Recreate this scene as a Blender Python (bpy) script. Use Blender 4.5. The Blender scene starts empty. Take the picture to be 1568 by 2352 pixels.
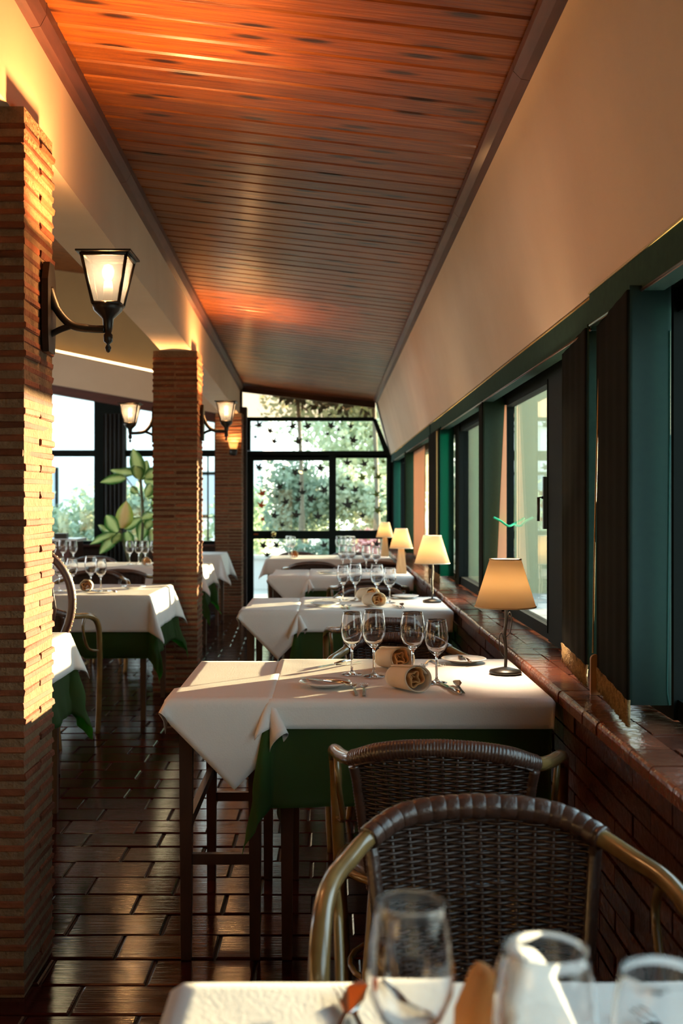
import bpy, math, random
from mathutils import Vector, Matrix, noise
random.seed(7)
S = bpy.context.scene
COL = S.collection
PI = math.pi
EYE = 1.30
F = 2600.0                      # focal length in pixels of the 1568x2352 frame
VX, VY = 758.0, 1155.0          # vanishing point of the room

# ---------------- camera ----------------
cd = bpy.data.cameras.new('camera'); cam = bpy.data.objects.new('camera', cd); COL.objects.link(cam)
cam.location = (0, 0, EYE); cam.rotation_euler = (PI/2, 0, 0)
cd.sensor_width = 36; cd.lens = F/2352*36
cd.shift_x = (784-VX)/2352; cd.shift_y = -(1176-VY)/2352
cd.clip_start = 0.02; cd.clip_end = 300
cd.dof.use_dof = True; cd.dof.focus_distance = 3.45; cd.dof.aperture_fstop = 4.8
S.camera = cam
# ---------------- world, sun, exposure ----------------
w = bpy.data.worlds.new('sky'); S.world = w; w.use_nodes = True
nt = w.node_tree; nt.nodes.clear()
out = nt.nodes.new('ShaderNodeOutputWorld'); bg = nt.nodes.new('ShaderNodeBackground')
tc = nt.nodes.new('ShaderNodeTexCoord'); sp = nt.nodes.new('ShaderNodeSeparateXYZ'); rp = nt.nodes.new('ShaderNodeValToRGB')
rp.color_ramp.elements[0].position = 0.0; rp.color_ramp.elements[0].color = (0.90, 0.93, 0.90, 1)
rp.color_ramp.elements[1].position = 0.6; rp.color_ramp.elements[1].color = (0.50, 0.70, 0.88, 1)
nt.links.new(tc.outputs['Generated'], sp.inputs[0]); nt.links.new(sp.outputs['Z'], rp.inputs[0])
nt.links.new(rp.outputs[0], bg.inputs[0]); bg.inputs[1].default_value = 4.5
nt.links.new(bg.outputs[0], out.inputs[0])
sd = bpy.data.lights.new('sun', 'SUN'); sun = bpy.data.objects.new('sun', sd); COL.objects.link(sun)
sd.energy = 48.0; sd.angle = math.radians(0.9); sd.color = (1.0, 0.72, 0.42)
sun.rotation_euler = Vector((-1.0, -0.85, -0.10)).to_track_quat('-Z', 'Y').to_euler(); sun.location = (20, 17, 6)
S.view_settings.view_transform = 'Standard'; S.view_settings.look = 'None'
S.view_settings.gamma = 1.0; S.view_settings.use_curve_mapping = False
S.view_settings.exposure = 0.32
cy = S.cycles
cy.max_bounces = 10; cy.diffuse_bounces = 4; cy.glossy_bounces = 4; cy.transmission_bounces = 10; cy.transparent_max_bounces = 24
cy.caustics_reflective = False; cy.caustics_refractive = True
cy.sample_clamp_indirect = 3.0; cy.sample_clamp_direct = 0.0; cy.blur_glossy = 0.6

# ---------------- helpers ----------------
def P(px, py, Y):
    return Vector(((px-VX)*Y/F, Y, EYE-(py-VY)*Y/F))
def BX(Y): return -0.775 - 0.0223*Y          # aisle face of the long beam
def CX(Y): return -0.730 - 0.0223*Y          # aisle face of the brick columns

class MB:
    def __init__(s): s.v = []; s.f = []; s.sm = []
    def add(s, vs, fs, smooth=False):
        n = len(s.v); s.v += [tuple(v) for v in vs]
        for f in fs: s.f.append(tuple(i+n for i in f)); s.sm.append(smooth)
        return s
    def box(s, x0, x1, y0, y1, z0, z1, M=None):
        vs = [Vector(p) for p in ((x0,y0,z0),(x1,y0,z0),(x1,y1,z0),(x0,y1,z0),(x0,y0,z1),(x1,y0,z1),(x1,y1,z1),(x0,y1,z1))]
        if M is not None: vs = [M @ v for v in vs]
        return s.add(vs, [(0,3,2,1),(4,5,6,7),(0,1,5,4),(1,2,6,5),(2,3,7,6),(3,0,4,7)])
    def hexa(s, bot, top):
        """bot, top: four points each, counter-clockwise from above"""
        return s.add(list(bot)+list(top), [(0,3,2,1),(4,5,6,7),(0,1,5,4),(1,2,6,5),(2,3,7,6),(3,0,4,7)])
    def prism(s, pts, d):
        """extrude planar polygon pts by vector d"""
        n = len(pts); d = Vector(d); a = [Vector(p) for p in pts]; b = [p+d for p in a]
        fs = [tuple(range(n))[::-1], tuple(range(n, 2*n))]
        for i in range(n): j = (i+1) % n; fs.append((i, j, n+j, n+i))
        return s.add(a+b, fs)
    def tube(s, pts, r, seg=8, cap=True, smooth=True):
        pts = [Vector(p) for p in pts]; n = len(pts)
        if not hasattr(r, '__len__'): r = [r]*n
        t = (pts[1]-pts[0]).normalized()
        up = Vector((0,0,1)) if abs(t.z) < 0.9 else Vector((1,0,0))
        nrm = t.cross(up).normalized(); vs = []
        for i, p in enumerate(pts):
            t = (pts[min(i+1,n-1)]-pts[max(i-1,0)]).normalized()
            nrm = (nrm - t*nrm.dot(t)).normalized(); b = t.cross(nrm)
            for k in range(seg):
                a = 2*PI*k/seg; vs.append(p+(nrm*math.cos(a)+b*math.sin(a))*r[i])
        fs = []
        for i in range(n-1):
            for k in range(seg):
                l = (k+1) % seg; fs.append((i*seg+k, i*seg+l, (i+1)*seg+l, (i+1)*seg+k))
        if cap: fs.append(tuple(range(seg))[::-1]); fs.append(tuple(range((n-1)*seg, n*seg)))
        return s.add(vs, fs, smooth)
    def lathe(s, prof, seg=24, c=(0,0,0), smooth=True, close=False, ang=0.0):
        vs = []; n = len(prof)
        for (r, z) in prof:
            for k in range(seg):
                a = 2*PI*k/seg+ang; vs.append((c[0]+r*math.cos(a), c[1]+r*math.sin(a), c[2]+z))
        fs = []
        for i in range(n if close else n-1):
            i2 = (i+1) % n
            for k in range(seg):
                l = (k+1) % seg; fs.append((i*seg+k, i*seg+l, i2*seg+l, i2*seg+k))
        if not close:
            if prof[0][0] > 1e-5: fs.append(tuple(range(seg))[::-1])
            if prof[-1][0] > 1e-5: fs.append(tuple(range((n-1)*seg, n*seg)))
        return s.add(vs, fs, smooth)
    def mesh(s, name, mat):
        me = bpy.data.meshes.new(name); me.from_pydata(s.v, [], s.f)
        if any(s.sm): me.polygons.foreach_set('use_smooth', s.sm)
        if mat: me.materials.append(mat)
        me.update(); return me
    def build(s, name, mat, parent=None, loc=None, rot=None):
        o = bpy.data.objects.new(name, s.mesh(name, mat)); COL.objects.link(o)
        if parent is not None: o.parent = parent
        if loc is not None: o.location = loc
        if rot is not None: o.rotation_euler = rot
        return o
def spline(pts, n=8):
    pts = [Vector(p) for p in pts]; out = []
    for i in range(len(pts)-1):
        p0 = pts[max(i-1,0)]; p1 = pts[i]; p2 = pts[i+1]; p3 = pts[min(i+2, len(pts)-1)]
        for k in range(n):
            t = k/n
            out.append(0.5*((2*p1)+(p2-p0)*t+(2*p0-5*p1+4*p2-p3)*t*t+(3*p1-p0-3*p2+p3)*t**3))
    out.append(pts[-1]); return out
def tag(o, label=None, cat=None, group=None, kind=None):
    if label: o['label'] = label
    if cat: o['category'] = cat
    if group: o['group'] = group
    if kind: o['kind'] = kind
    return o
def thing(name, label, cat, loc=(0,0,0), rz=0, group=None, kind=None):
    o = bpy.data.objects.new(name, None); COL.objects.link(o); o.empty_display_size = 0.1
    o.location = loc; o.rotation_euler = (0,0,rz); return tag(o, label, cat, group, kind)
def struct(name, label=None):
    o = bpy.data.objects.new(name, None); COL.objects.link(o); o['kind'] = 'structure'
    if label: o['label'] = label
    return o
KIDS = {}
def copy_tree(o, loc, rz=0, label=None, group=None):
    if not KIDS or o.name not in KIDS:
        pass
    def rec(src, par):
        c = src.copy(); COL.objects.link(c)
        if par is not None: c.parent = par
        for ch in list(src.children): rec(ch, c)
        return c
    r = rec(o, None); r.location = loc; r.rotation_euler = (0,0,rz)
    if label: r['label'] = label
    if group: r['group'] = group
    return r
class Proto:
    """first use moves the original, later uses copy it"""
    def __init__(s, make): s.make = make; s.o = None
    def put(s, loc, rz=0, label=None, group=None, scale=None):
        if s.o is None:
            s.o = s.make(); o = s.o; o.location = loc; o.rotation_euler = (0,0,rz)
            if label: o['label'] = label
            if group: o['group'] = group
        else: o = copy_tree(s.o, loc, rz, label, group)
        if scale: o.scale = (scale, scale, scale) if not hasattr(scale, '__len__') else scale
        return o

# ---------------- materials ----------------
def lin(r, g, b):
    f = lambda c: ((c/255+0.055)/1.055)**2.4 if c/255 > 0.04045 else c/255/12.92
    return (f(r), f(g), f(b), 1)
def mat(name, col, rough=0.6, metal=0, col2=None, scale=6, stretch=None, bump=0, bscale=None, coat=0, rand=None, emit=None, spec=None, sheen=0, transl=0, distort=0, transl_col=None):
    m = bpy.data.materials.new(name); m.use_nodes = True; n = m.node_tree; b = n.nodes['Principled BSDF']
    b.inputs['Base Color'].default_value = col; b.inputs['Roughness'].default_value = rough; b.inputs['Metallic'].default_value = metal
    if coat: b.inputs['Coat Weight'].default_value = coat; b.inputs['Coat Roughness'].default_value = 0.12
    if spec is not None: b.inputs['Specular IOR Level'].default_value = spec
    if sheen: b.inputs['Sheen Weight'].default_value = sheen
    if emit: b.inputs['Emission Color'].default_value = emit[0]; b.inputs['Emission Strength'].default_value = emit[1]
    L = n.links.new; colour = None
    if col2 or bump or rand:
        tc = n.nodes.new('ShaderNodeTexCoord'); mp = n.nodes.new('ShaderNodeMapping'); L(tc.outputs['Object'], mp.inputs[0])
        oi = n.nodes.new('ShaderNodeObjectInfo'); mu = n.nodes.new('ShaderNodeVectorMath'); mu.operation = 'SCALE'
        mu.inputs[0].default_value = (37, 61, 17); L(oi.outputs['Random'], mu.inputs['Scale']); L(mu.outputs[0], mp.inputs['Location'])
        if stretch: mp.inputs['Scale'].default_value = stretch
    if col2:
        nz = n.nodes.new('ShaderNodeTexNoise'); nz.inputs['Scale'].default_value = scale; nz.inputs['Detail'].default_value = 5; nz.inputs['Distortion'].default_value = distort
        L(mp.outputs[0], nz.inputs['Vector'])
        r = n.nodes.new('ShaderNodeValToRGB'); r.color_ramp.elements[0].position = 0.32; r.color_ramp.elements[1].position = 0.68
        r.color_ramp.elements[0].color = col; r.color_ramp.elements[1].color = col2; L(nz.outputs[0], r.inputs[0]); colour = r.outputs[0]
    if rand:
        hs = n.nodes.new('ShaderNodeHueSaturation'); mr = n.nodes.new('ShaderNodeMapRange')
        mr.inputs['To Min'].default_value = rand[0]; mr.inputs['To Max'].default_value = rand[1]; L(oi.outputs['Random'], mr.inputs[0]); L(mr.outputs[0], hs.inputs['Value'])
        if colour: L(colour, hs.inputs['Color'])
        else: hs.inputs['Color'].default_value = col
        colour = hs.outputs[0]
    if colour: L(colour, b.inputs['Base Color'])
    if bump:
        nb = n.nodes.new('ShaderNodeTexNoise'); nb.inputs['Scale'].default_value = bscale or scale*4; nb.inputs['Detail'].default_value = 4
        L(mp.outputs[0], nb.inputs['Vector']); bp = n.nodes.new('ShaderNodeBump'); bp.inputs['Strength'].default_value = bump; bp.inputs['Distance'].default_value = 0.01
        L(nb.outputs[0], bp.inputs['Height']); L(bp.outputs[0], b.inputs['Normal'])
    if transl:
        tr = n.nodes.new('ShaderNodeBsdfTranslucent'); mx = n.nodes.new('ShaderNodeMixShader'); mx.inputs[0].default_value = transl
        if transl_col: tr.inputs[0].default_value = transl_col
        elif colour: L(colour, tr.inputs[0])
        else: tr.inputs[0].default_value = col
        o = n.nodes['Material Output']; L(b.outputs[0], mx.inputs[1]); L(tr.outputs[0], mx.inputs[2]); L(mx.outputs[0], o.inputs[0])
    return m
def thin_glass(name, tint=(0.96,0.98,0.97,1), ior=1.45, rough=0.0):
    m = bpy.data.materials.new(name); m.use_nodes = True; n = m.node_tree; n.nodes.clear(); L = n.links.new
    o = n.nodes.new('ShaderNodeOutputMaterial'); t = n.nodes.new('ShaderNodeBsdfTransparent'); g = n.nodes.new('ShaderNodeBsdfGlossy')
    f = n.nodes.new('ShaderNodeFresnel'); ge = n.nodes.new('ShaderNodeNewGeometry'); mr = n.nodes.new('ShaderNodeMapRange'); mr.inputs['To Min'].default_value = ior; mr.inputs['To Max'].default_value = 1/ior
    L(ge.outputs['Backfacing'], mr.inputs[0]); L(mr.outputs[0], f.inputs[0]); mx = n.nodes.new('ShaderNodeMixShader')
    t.inputs[0].default_value = tint; g.inputs['Roughness'].default_value = rough
    L(f.outputs[0], mx.inputs[0]); L(t.outputs[0], mx.inputs[1]); L(g.outputs[0], mx.inputs[2]); L(mx.outputs[0], o.inputs[0]); return m
def frosted(name, col, tr=0.5, gl=0.0):
    m = bpy.data.materials.new(name); m.use_nodes = True; n = m.node_tree; n.nodes.clear(); L = n.links.new
    o = n.nodes.new('ShaderNodeOutputMaterial'); t = n.nodes.new('ShaderNodeBsdfTransparent'); g = n.nodes.new('ShaderNodeBsdfTranslucent'); mx = n.nodes.new('ShaderNodeMixShader')
    t.inputs[0].default_value = (1,1,1,1); g.inputs[0].default_value = col; mx.inputs[0].default_value = 1-tr
    L(t.outputs[0], mx.inputs[1]); L(g.outputs[0], mx.inputs[2]); L(mx.outputs[0], o.inputs[0]); return m
def glass(name):
    m = bpy.data.materials.new(name); m.use_nodes = True; n = m.node_tree; n.nodes.clear()
    o = n.nodes.new('ShaderNodeOutputMaterial'); g = n.nodes.new('ShaderNodeBsdfGlass'); g.inputs['IOR'].default_value = 1.48; g.inputs['Roughness'].default_value = 0
    n.links.new(g.outputs[0], o.inputs[0]); return m
def emission(name, col, st):
    m = bpy.data.materials.new(name); m.use_nodes = True; n = m.node_tree; n.nodes.clear()
    o = n.nodes.new('ShaderNodeOutputMaterial'); g = n.nodes.new('ShaderNodeEmission'); g.inputs[0].default_value = col; g.inputs[1].default_value = st
    n.links.new(g.outputs[0], o.inputs[0]); return m
def plank_mat():
    m = mat('varnished_pine', (0.21,0.058,0.005,1), 0.45, spec=0.25, col2=(0.09,0.018,0.002,1), scale=3.2, stretch=(1.3,22,22), bump=0.22, bscale=5, coat=0.16, rand=(0.8,1.25), distort=0.6)
    n = m.node_tree; L = n.links.new; b = n.nodes['Principled BSDF']
    b.inputs['Coat Roughness'].default_value = 0.24
    mp = next(x for x in n.nodes if x.type == 'MAPPING'); tc = next(x for x in n.nodes if x.type == 'TEX_COORD'); oi = next(x for x in n.nodes if x.type == 'OBJECT_INFO')
    mu = next(x for x in n.nodes if x.type == 'VECT_MATH')
    m2 = n.nodes.new('ShaderNodeMapping'); m2.inputs['Scale'].default_value = (2.0, 7.5, 3); L(tc.outputs['Object'], m2.inputs[0]); L(mu.outputs[0], m2.inputs['Location'])
    vo = n.nodes.new('ShaderNodeTexVoronoi'); vo.voronoi_dimensions = '2D'; vo.inputs['Scale'].default_value = 1.0; L(m2.outputs[0], vo.inputs['Vector'])
    r = n.nodes.new('ShaderNodeValToRGB'); r.color_ramp.elements[0].position = 0.06; r.color_ramp.elements[0].color = (0.12,0.1,0.1,1)
    r.color_ramp.elements[1].position = 0.15; r.color_ramp.elements[1].color = (1,1,1,1); L(vo.outputs['Distance'], r.inputs[0])
    mx = n.nodes.new('ShaderNodeMix'); mx.data_type = 'RGBA'; mx.blend_type = 'MULTIPLY'; mx.inputs[0].default_value = 1.0
    src = b.inputs['Base Color'].links[0].from_socket; L(src, mx.inputs[6]); L(r.outputs[0], mx.inputs[7]); L(mx.outputs[2], b.inputs['Base Color'])
    return m
def floor_mat():
    m = mat('glazed_terracotta', (0.05,0.009,0.005,1), 0.2, spec=0.25, col2=(0.022,0.005,0.003,1), scale=5, stretch=(1,2.5,1), rand=(0.7,1.35))
    n = m.node_tree; L = n.links.new; b = n.nodes['Principled BSDF']; mp = next(x for x in n.nodes if x.type == 'MAPPING')
    m2 = n.nodes.new('ShaderNodeMapping'); m2.inputs['Scale'].default_value = (2.5, 34, 1); L(mp.outputs[0], m2.inputs[0])
    nz = n.nodes.new('ShaderNodeTexNoise'); nz.inputs['Scale'].default_value = 1.6; nz.inputs['Detail'].default_value = 5; L(m2.outputs[0], nz.inputs['Vector'])
    bp = n.nodes.new('ShaderNodeBump'); bp.inputs['Strength'].default_value = 0.24; bp.inputs['Distance'].default_value = 0.003
    L(nz.outputs[0], bp.inputs['Height']); L(bp.outputs[0], b.inputs['Normal'])
    mr = n.nodes.new('ShaderNodeMapRange'); mr.inputs['To Min'].default_value = 0.0; mr.inputs['To Max'].default_value = 0.2
    n3 = n.nodes.new('ShaderNodeTexNoise'); n3.inputs['Scale'].default_value = 9; L(mp.outputs[0], n3.inputs['Vector']); L(n3.outputs[0], mr.inputs[0]); L(mr.outputs[0], b.inputs['Roughness'])
    return m
def leaf_mat(name, centre, edge):
    m = bpy.data.materials.new(name); m.use_nodes = True; n = m.node_tree; L = n.links.new; b = n.nodes['Principled BSDF']; b.inputs['Roughness'].default_value = 0.35
    at = n.nodes.new('ShaderNodeAttribute'); at.attribute_name = 'edge'
    nz = n.nodes.new('ShaderNodeTexNoise'); nz.inputs['Scale'].default_value = 40; ad = n.nodes.new('ShaderNodeMath'); ad.operation = 'MULTIPLY_ADD'
    ad.inputs[1].default_value = 0.9; L(nz.outputs[0], ad.inputs[0]); sb = n.nodes.new('ShaderNodeMath'); sb.operation = 'SUBTRACT'; L(at.outputs['Fac'], sb.inputs[0]); sb.inputs[1].default_value = 0.45; L(sb.outputs[0], ad.inputs[2])
    r = n.nodes.new('ShaderNodeValToRGB'); r.color_ramp.elements[0].position = 0.3; r.color_ramp.elements[0].color = centre; r.color_ramp.elements[1].position = 0.75; r.color_ramp.elements[1].color = edge
    L(ad.outputs[0], r.inputs[0]); L(r.outputs[0], b.inputs['Base Color'])
    tr = n.nodes.new('ShaderNodeBsdfTranslucent'); L(r.outputs[0], tr.inputs[0]); mx = n.nodes.new('ShaderNodeMixShader'); mx.inputs[0].default_value = 0.5
    L(b.outputs[0], mx.inputs[1]); L(tr.outputs[0], mx.inputs[2]); L(mx.outputs[0], n.nodes['Material Output'].inputs[0]); return m

M_plank = plank_mat()
M_trim = mat('dark_stained_trim', (0.085,0.026,0.018,1), 0.6, col2=(0.05,0.015,0.010,1), scale=6, stretch=(8,1,8), coat=0.05)
M_darkwood = mat('dark_red_timber', (0.085,0.018,0.012,1), 0.45, col2=(0.05,0.012,0.008,1), scale=8, stretch=(1,8,8))
M_plaster = mat('cream_plaster', (0.60,0.45,0.31,1), 0.75, col2=(0.55,0.40,0.27,1), scale=2.5, bump=0.12, bscale=30)
M_ochre = mat('ochre_plaster', (0.40,0.26,0.11,1), 0.8, col2=(0.36,0.23,0.1,1), scale=3, bump=0.1, bscale=30)
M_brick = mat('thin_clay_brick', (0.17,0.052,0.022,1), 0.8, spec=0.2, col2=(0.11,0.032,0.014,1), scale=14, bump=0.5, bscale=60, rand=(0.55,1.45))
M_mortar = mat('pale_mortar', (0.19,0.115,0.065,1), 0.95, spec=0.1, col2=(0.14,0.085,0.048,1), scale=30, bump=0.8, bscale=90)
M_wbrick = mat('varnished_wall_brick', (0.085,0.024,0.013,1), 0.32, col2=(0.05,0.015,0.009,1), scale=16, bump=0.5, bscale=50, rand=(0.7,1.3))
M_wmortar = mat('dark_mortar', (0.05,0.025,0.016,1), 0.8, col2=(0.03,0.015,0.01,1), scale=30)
M_sill = mat('glazed_sill_tile', (0.19,0.06,0.03,1), 0.2, col2=(0.11,0.035,0.02,1), scale=10, bump=0.35, bscale=30, rand=(0.75,1.25))
M_tile = floor_mat()
M_grout = mat('dark_grout', (0.028,0.014,0.01,1), 0.6, col2=(0.018,0.01,0.008,1), scale=20)
M_frame = mat('dark_green_aluminium', (0.008,0.011,0.010,1), 0.7, spec=0.06)
M_val = mat('green_valance_fabric', (0.022,0.055,0.042,1), 1.0, spec=0.15, col2=(0.018,0.045,0.036,1), scale=40)
M_teal = mat('teal_blind_fabric', (0.012,0.085,0.07,1), 0.8, col2=(0.010,0.07,0.062,1), scale=60, transl=0.5, transl_col=(0.012,0.20,0.17,1))
M_tealn = mat('dark_teal_blind_fabric', (0.012,0.04,0.036,1), 0.9, col2=(0.010,0.034,0.033,1), scale=60, transl=0.22, transl_col=(0.012,0.14,0.13,1))
M_dgreen = mat('dark_green_blind_fabric', (0.02,0.05,0.03,1), 0.85, col2=(0.015,0.04,0.026,1), scale=60, transl=0.3, transl_col=(0.03,0.12,0.06,1))
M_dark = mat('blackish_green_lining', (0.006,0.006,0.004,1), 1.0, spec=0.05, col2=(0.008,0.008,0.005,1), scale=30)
M_peach = mat('peach_sheer_blind', (0.62,0.40,0.26,1), 0.8, col2=(0.54,0.34,0.22,1), scale=5, stretch=(1,14,0.3), transl=0.3)
M_fringe = mat('gold_braid_fringe', (0.30,0.19,0.07,1), 0.8, col2=(0.12,0.07,0.025,1), scale=60, bump=0.6)
M_cord = mat('gold_cord', (0.50,0.36,0.14,1), 0.6, col2=(0.38,0.26,0.09,1), scale=200)
M_cleat = mat('light_wood_cleat', (0.42,0.20,0.07,1), 0.5, col2=(0.34,0.16,0.055,1), scale=10, stretch=(6,6,1))
M_glass = thin_glass('window_glass', (0.90,0.955,0.93,1))
M_gclear = thin_glass('clerestory_glass', (0.62,0.55,0.45,1), 1.6)
M_wine = glass('wine_glass_crystal')
M_white = mat('white_linen', (0.84,0.81,0.765,1), 0.6, col2=(0.80,0.77,0.72,1), scale=5, bump=0.1, bscale=220, transl=0.12)
M_green = mat('green_linen', (0.05,0.085,0.018,1), 0.8, col2=(0.04,0.07,0.015,1), scale=6, bump=0.1, bscale=220, transl=0.5, transl_col=(0.12,0.62,0.08,1))
M_leg = mat('dark_table_wood', (0.045,0.016,0.009,1), 0.4, col2=(0.028,0.010,0.006,1), scale=8, stretch=(6,6,1))
M_rattan = mat('dark_brown_rattan', (0.06,0.027,0.016,1), 0.42, col2=(0.035,0.016,0.010,1), scale=30, rand=(0.85,1.15), coat=0.15)
M_wrap = mat('brown_leather_wrap', (0.075,0.034,0.022,1), 0.33, col2=(0.045,0.02,0.013,1), scale=20, bump=0.3, bscale=60, coat=0.3)
M_cane = mat('polished_cane', (0.24,0.14,0.045,1), 0.25, col2=(0.15,0.08,0.025,1), scale=12, stretch=(1,1,1), coat=0.5)
M_bent = mat('dark_red_bentwood', (0.05,0.010,0.007,1), 0.45, coat=0.1, col2=(0.045,0.012,0.009,1), scale=10)
M_brass = mat('brass', (0.65,0.45,0.16,1), 0.25, 1)
M_silver = mat('polished_steel', (0.62,0.60,0.57,1), 0.14, 1)
M_iron = mat('black_iron', (0.010,0.009,0.008,1), 0.38, 0.3, col2=(0.016,0.013,0.010,1), scale=30)
M_china = mat('white_china', (0.78,0.77,0.73,1), 0.15, coat=0.4)
M_napkin = mat('cream_napkin', (0.80,0.72,0.58,1), 0.85, col2=(0.74,0.64,0.48,1), scale=10, bump=0.15, bscale=150, transl=0.15)
M_napin = mat('tan_napkin_lining', (0.90,0.52,0.21,1), 0.85, col2=(0.80,0.44,0.16,1), scale=10, transl=0.35)
M_shade = mat('cream_lamp_shade', (0.85,0.72,0.52,1), 0.85, col2=(0.82,0.68,0.48,1), scale=30, stretch=(1,1,12), transl=0.8, transl_col=(1.0,0.86,0.66,1))
M_lbase = mat('honey_wood_lamp_base', (0.62,0.36,0.15,1), 0.5, col2=(0.52,0.28,0.11,1), scale=10, stretch=(8,8,1))
M_bulb = emission('warm_bulb', (1.0,0.62,0.25,1), 30)
M_lglass = frosted('frosted_lantern_glass', (0.0030,0.0042,0.0066,1), 0.05)
M_sglass = mat('opal_sconce_glass', (0.9,0.8,0.62,1), 0.4, transl=0.75, transl_col=(1,0.85,0.6,1))
M_stick = mat('black_leaf_sticker', (0.012,0.016,0.012,1), 0.6)
M_stick2 = mat('orange_leaf_sticker', (0.55,0.13,0.03,1), 0.6, transl=0.5)
M_stick3 = mat('olive_leaf_sticker', (0.16,0.20,0.03,1), 0.6, transl=0.5)
M_curt = mat('charcoal_curtain', (0.035,0.04,0.045,1), 0.8, col2=(0.025,0.028,0.032,1), scale=5, transl=0.15)
M_leaf = leaf_mat('variegated_leaf', (0.62,0.72,0.28,1), (0.045,0.15,0.025,1))
M_leafy = leaf_mat('yellowing_leaf', (0.72,0.45,0.18,1), (0.35,0.42,0.06,1))
M_stem = mat('plant_stem', (0.06,0.10,0.03,1), 0.6, col2=(0.10,0.07,0.03,1), scale=20)
M_pot = mat('dark_clay_pot', (0.08,0.035,0.02,1), 0.6, col2=(0.06,0.025,0.015,1), scale=10)
M_soil = mat('potting_soil', (0.02,0.012,0.008,1), 0.95)
M_wtop = mat('white_stone_top', (0.70,0.70,0.68,1), 0.3)
M_black = mat('black_plastic', (0.01,0.01,0.01,1), 0.4)
M_foil = mat('garden_foliage', (0.26,0.36,0.26,1), 0.7, col2=(0.40,0.50,0.36,1), scale=3, rand=(0.8,1.2), transl=0.4)
M_foil2 = mat('pale_foliage', (0.58,0.62,0.46,1), 0.7, col2=(0.42,0.52,0.38,1), scale=3, transl=0.4)
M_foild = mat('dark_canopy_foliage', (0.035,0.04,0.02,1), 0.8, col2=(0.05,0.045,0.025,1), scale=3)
M_bark = mat('tree_bark', (0.20,0.17,0.12,1), 0.9, col2=(0.14,0.12,0.08,1), scale=10)
M_pave = mat('pale_paving', (0.48,0.46,0.42,1), 0.8, col2=(0.40,0.38,0.35,1), scale=1.5)
M_olive = mat('olive_render', (0.42,0.41,0.24,1), 0.85, col2=(0.38,0.38,0.23,1), scale=1.2)
M_pale = mat('pale_building_render', (0.75,0.76,0.76,1), 0.85, col2=(0.70,0.71,0.72,1), scale=1)
M_blue = mat('grey_blue_shutter', (0.35,0.40,0.46,1), 0.8)
M_pinkc = mat('pink_flowers', (0.75,0.35,0.32,1), 0.8)
M_string = mat('green_string', (0.02,0.55,0.25,1), 0.5)
M_ledge_glow = emission('ledge_edge_glow', (1.0,0.72,0.40,1), 4)  # emissive colour standing in for light on the ledge's top edge

# ================= room shell =================
ZT = 1.417+EYE                   # ceiling height at beam
SL = 0.116                       # ceiling falls to the right
YE = 13.5                        # end wall
# floor
fl = struct('floor')
MB().box(-5.6, 0.66, -3.2, YE+0.15, -0.12, -0.008).build('grout_bed', M_grout, fl)
tl = []
TY, TX = 0.1755, 0.287
j = 0; y = 2.0
while y < YE:
    x = -5.4 + (TX/2 if j % 2 else 0) + ((j*37) % 5)*0.012
    while x < 0.60:
        tl.append((y, x, min(x+TX, 0.64))); x += TX
    y += TY; j += 1
vis = sorted(tl, key=lambda t: 0 if False else (t[0] + (100 if t[1] < -2.6 or not (-1.75 < t[1]/max(t[0],0.1)*3.2 < 1.0) else 0)))
g = 0.0035
def tilev(mb, x0, x1, y0, y1, zt):
    c = 0.005; a = [(x0+g,y0+g),(x1-g,y0+g),(x1-g,y1-g),(x0+g,y1-g)]; b = [(x0+g+c,y0+g+c),(x1-g-c,y0+g+c),(x1-g-c,y1-g-c),(x0+g+c,y1-g-c)]
    vs = [(p[0],p[1],-0.012) for p in a]+[(p[0],p[1],zt-0.003) for p in a]+[(p[0],p[1],zt) for p in b]
    mb.add(vs, [(0,1,5,4),(1,2,6,5),(2,3,7,6),(3,0,4,7),(4,5,9,8),(5,6,10,9),(6,7,11,10),(7,4,8,11),(8,9,10,11)])
near = set()
for k, (y, x0, x1) in enumerate(vis):
    if k >= 296: break
    near.add((y, x0)); mb = MB(); cx, cyy = (x0+x1)/2, y+TY/2
    tilev(mb, x0-cx, x1-cx, -TY/2, TY/2, 0.0)
    mb.build('tile', M_tile, fl, (cx, cyy, random.uniform(-0.0015, 0.0015)), (random.uniform(-.016,.016), random.uniform(-.008,.008), 0))
mb = MB()
for (y, x0, x1) in tl:
    if (y, x0) not in near: tilev(mb, x0, x1, y, y+TY, random.uniform(-0.0015, 0.0015))
o = mb.build('floor_tiles', M_tile, fl); o['kind'] = 'stuff'
MB().box(-5.5, 0.64, -3.1, 2.0, -0.012, 0).build('floor_slab', M_tile, fl)

# aisle ceiling of planks
ce = struct('ceiling')
y = -3.0; PW = 0.132
while y < YE+0.35:
    xl = BX(y)-0.02; xr = 0.565; c = 0.009; L_ = (xr-xl)/math.cos(math.atan(SL))
    mb = MB(); yy0, yy1 = -PW/2+0.0015, PW/2-0.0015
    prof = [(yy0, 0.018), (yy0, c), (yy0+c, 0), (yy1-c, 0), (yy1, c), (yy1, 0.018)]
    mb.prism([(-L_/2, a, b) for a, b in prof], (L_, 0, 0))
    mb.build('plank', M_plank, ce, ((xl+xr)/2, y+PW/2, ZT-SL*((xl+xr)/2-BX(y+PW/2))+random.uniform(-.0008,.0008)), (0, math.atan(SL), 0))
    y += PW
# roof slab over everything
MB().hexa([(-1.1,-3.2,ZT+0.04),(0.7,-3.2,ZT+0.04-SL*1.8+.02),(0.7,YE+0.5,ZT+0.04-SL*1.8+.02),(-1.1,YE+.5,ZT+0.04)],
          [(-1.1,-3.2,ZT+0.2),(0.9,-3.2,ZT+0.2),(0.9,YE+0.5,ZT+0.2),(-1.1,YE+.5,ZT+0.2)]).build('roof_deck', M_darkwood, ce)
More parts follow.
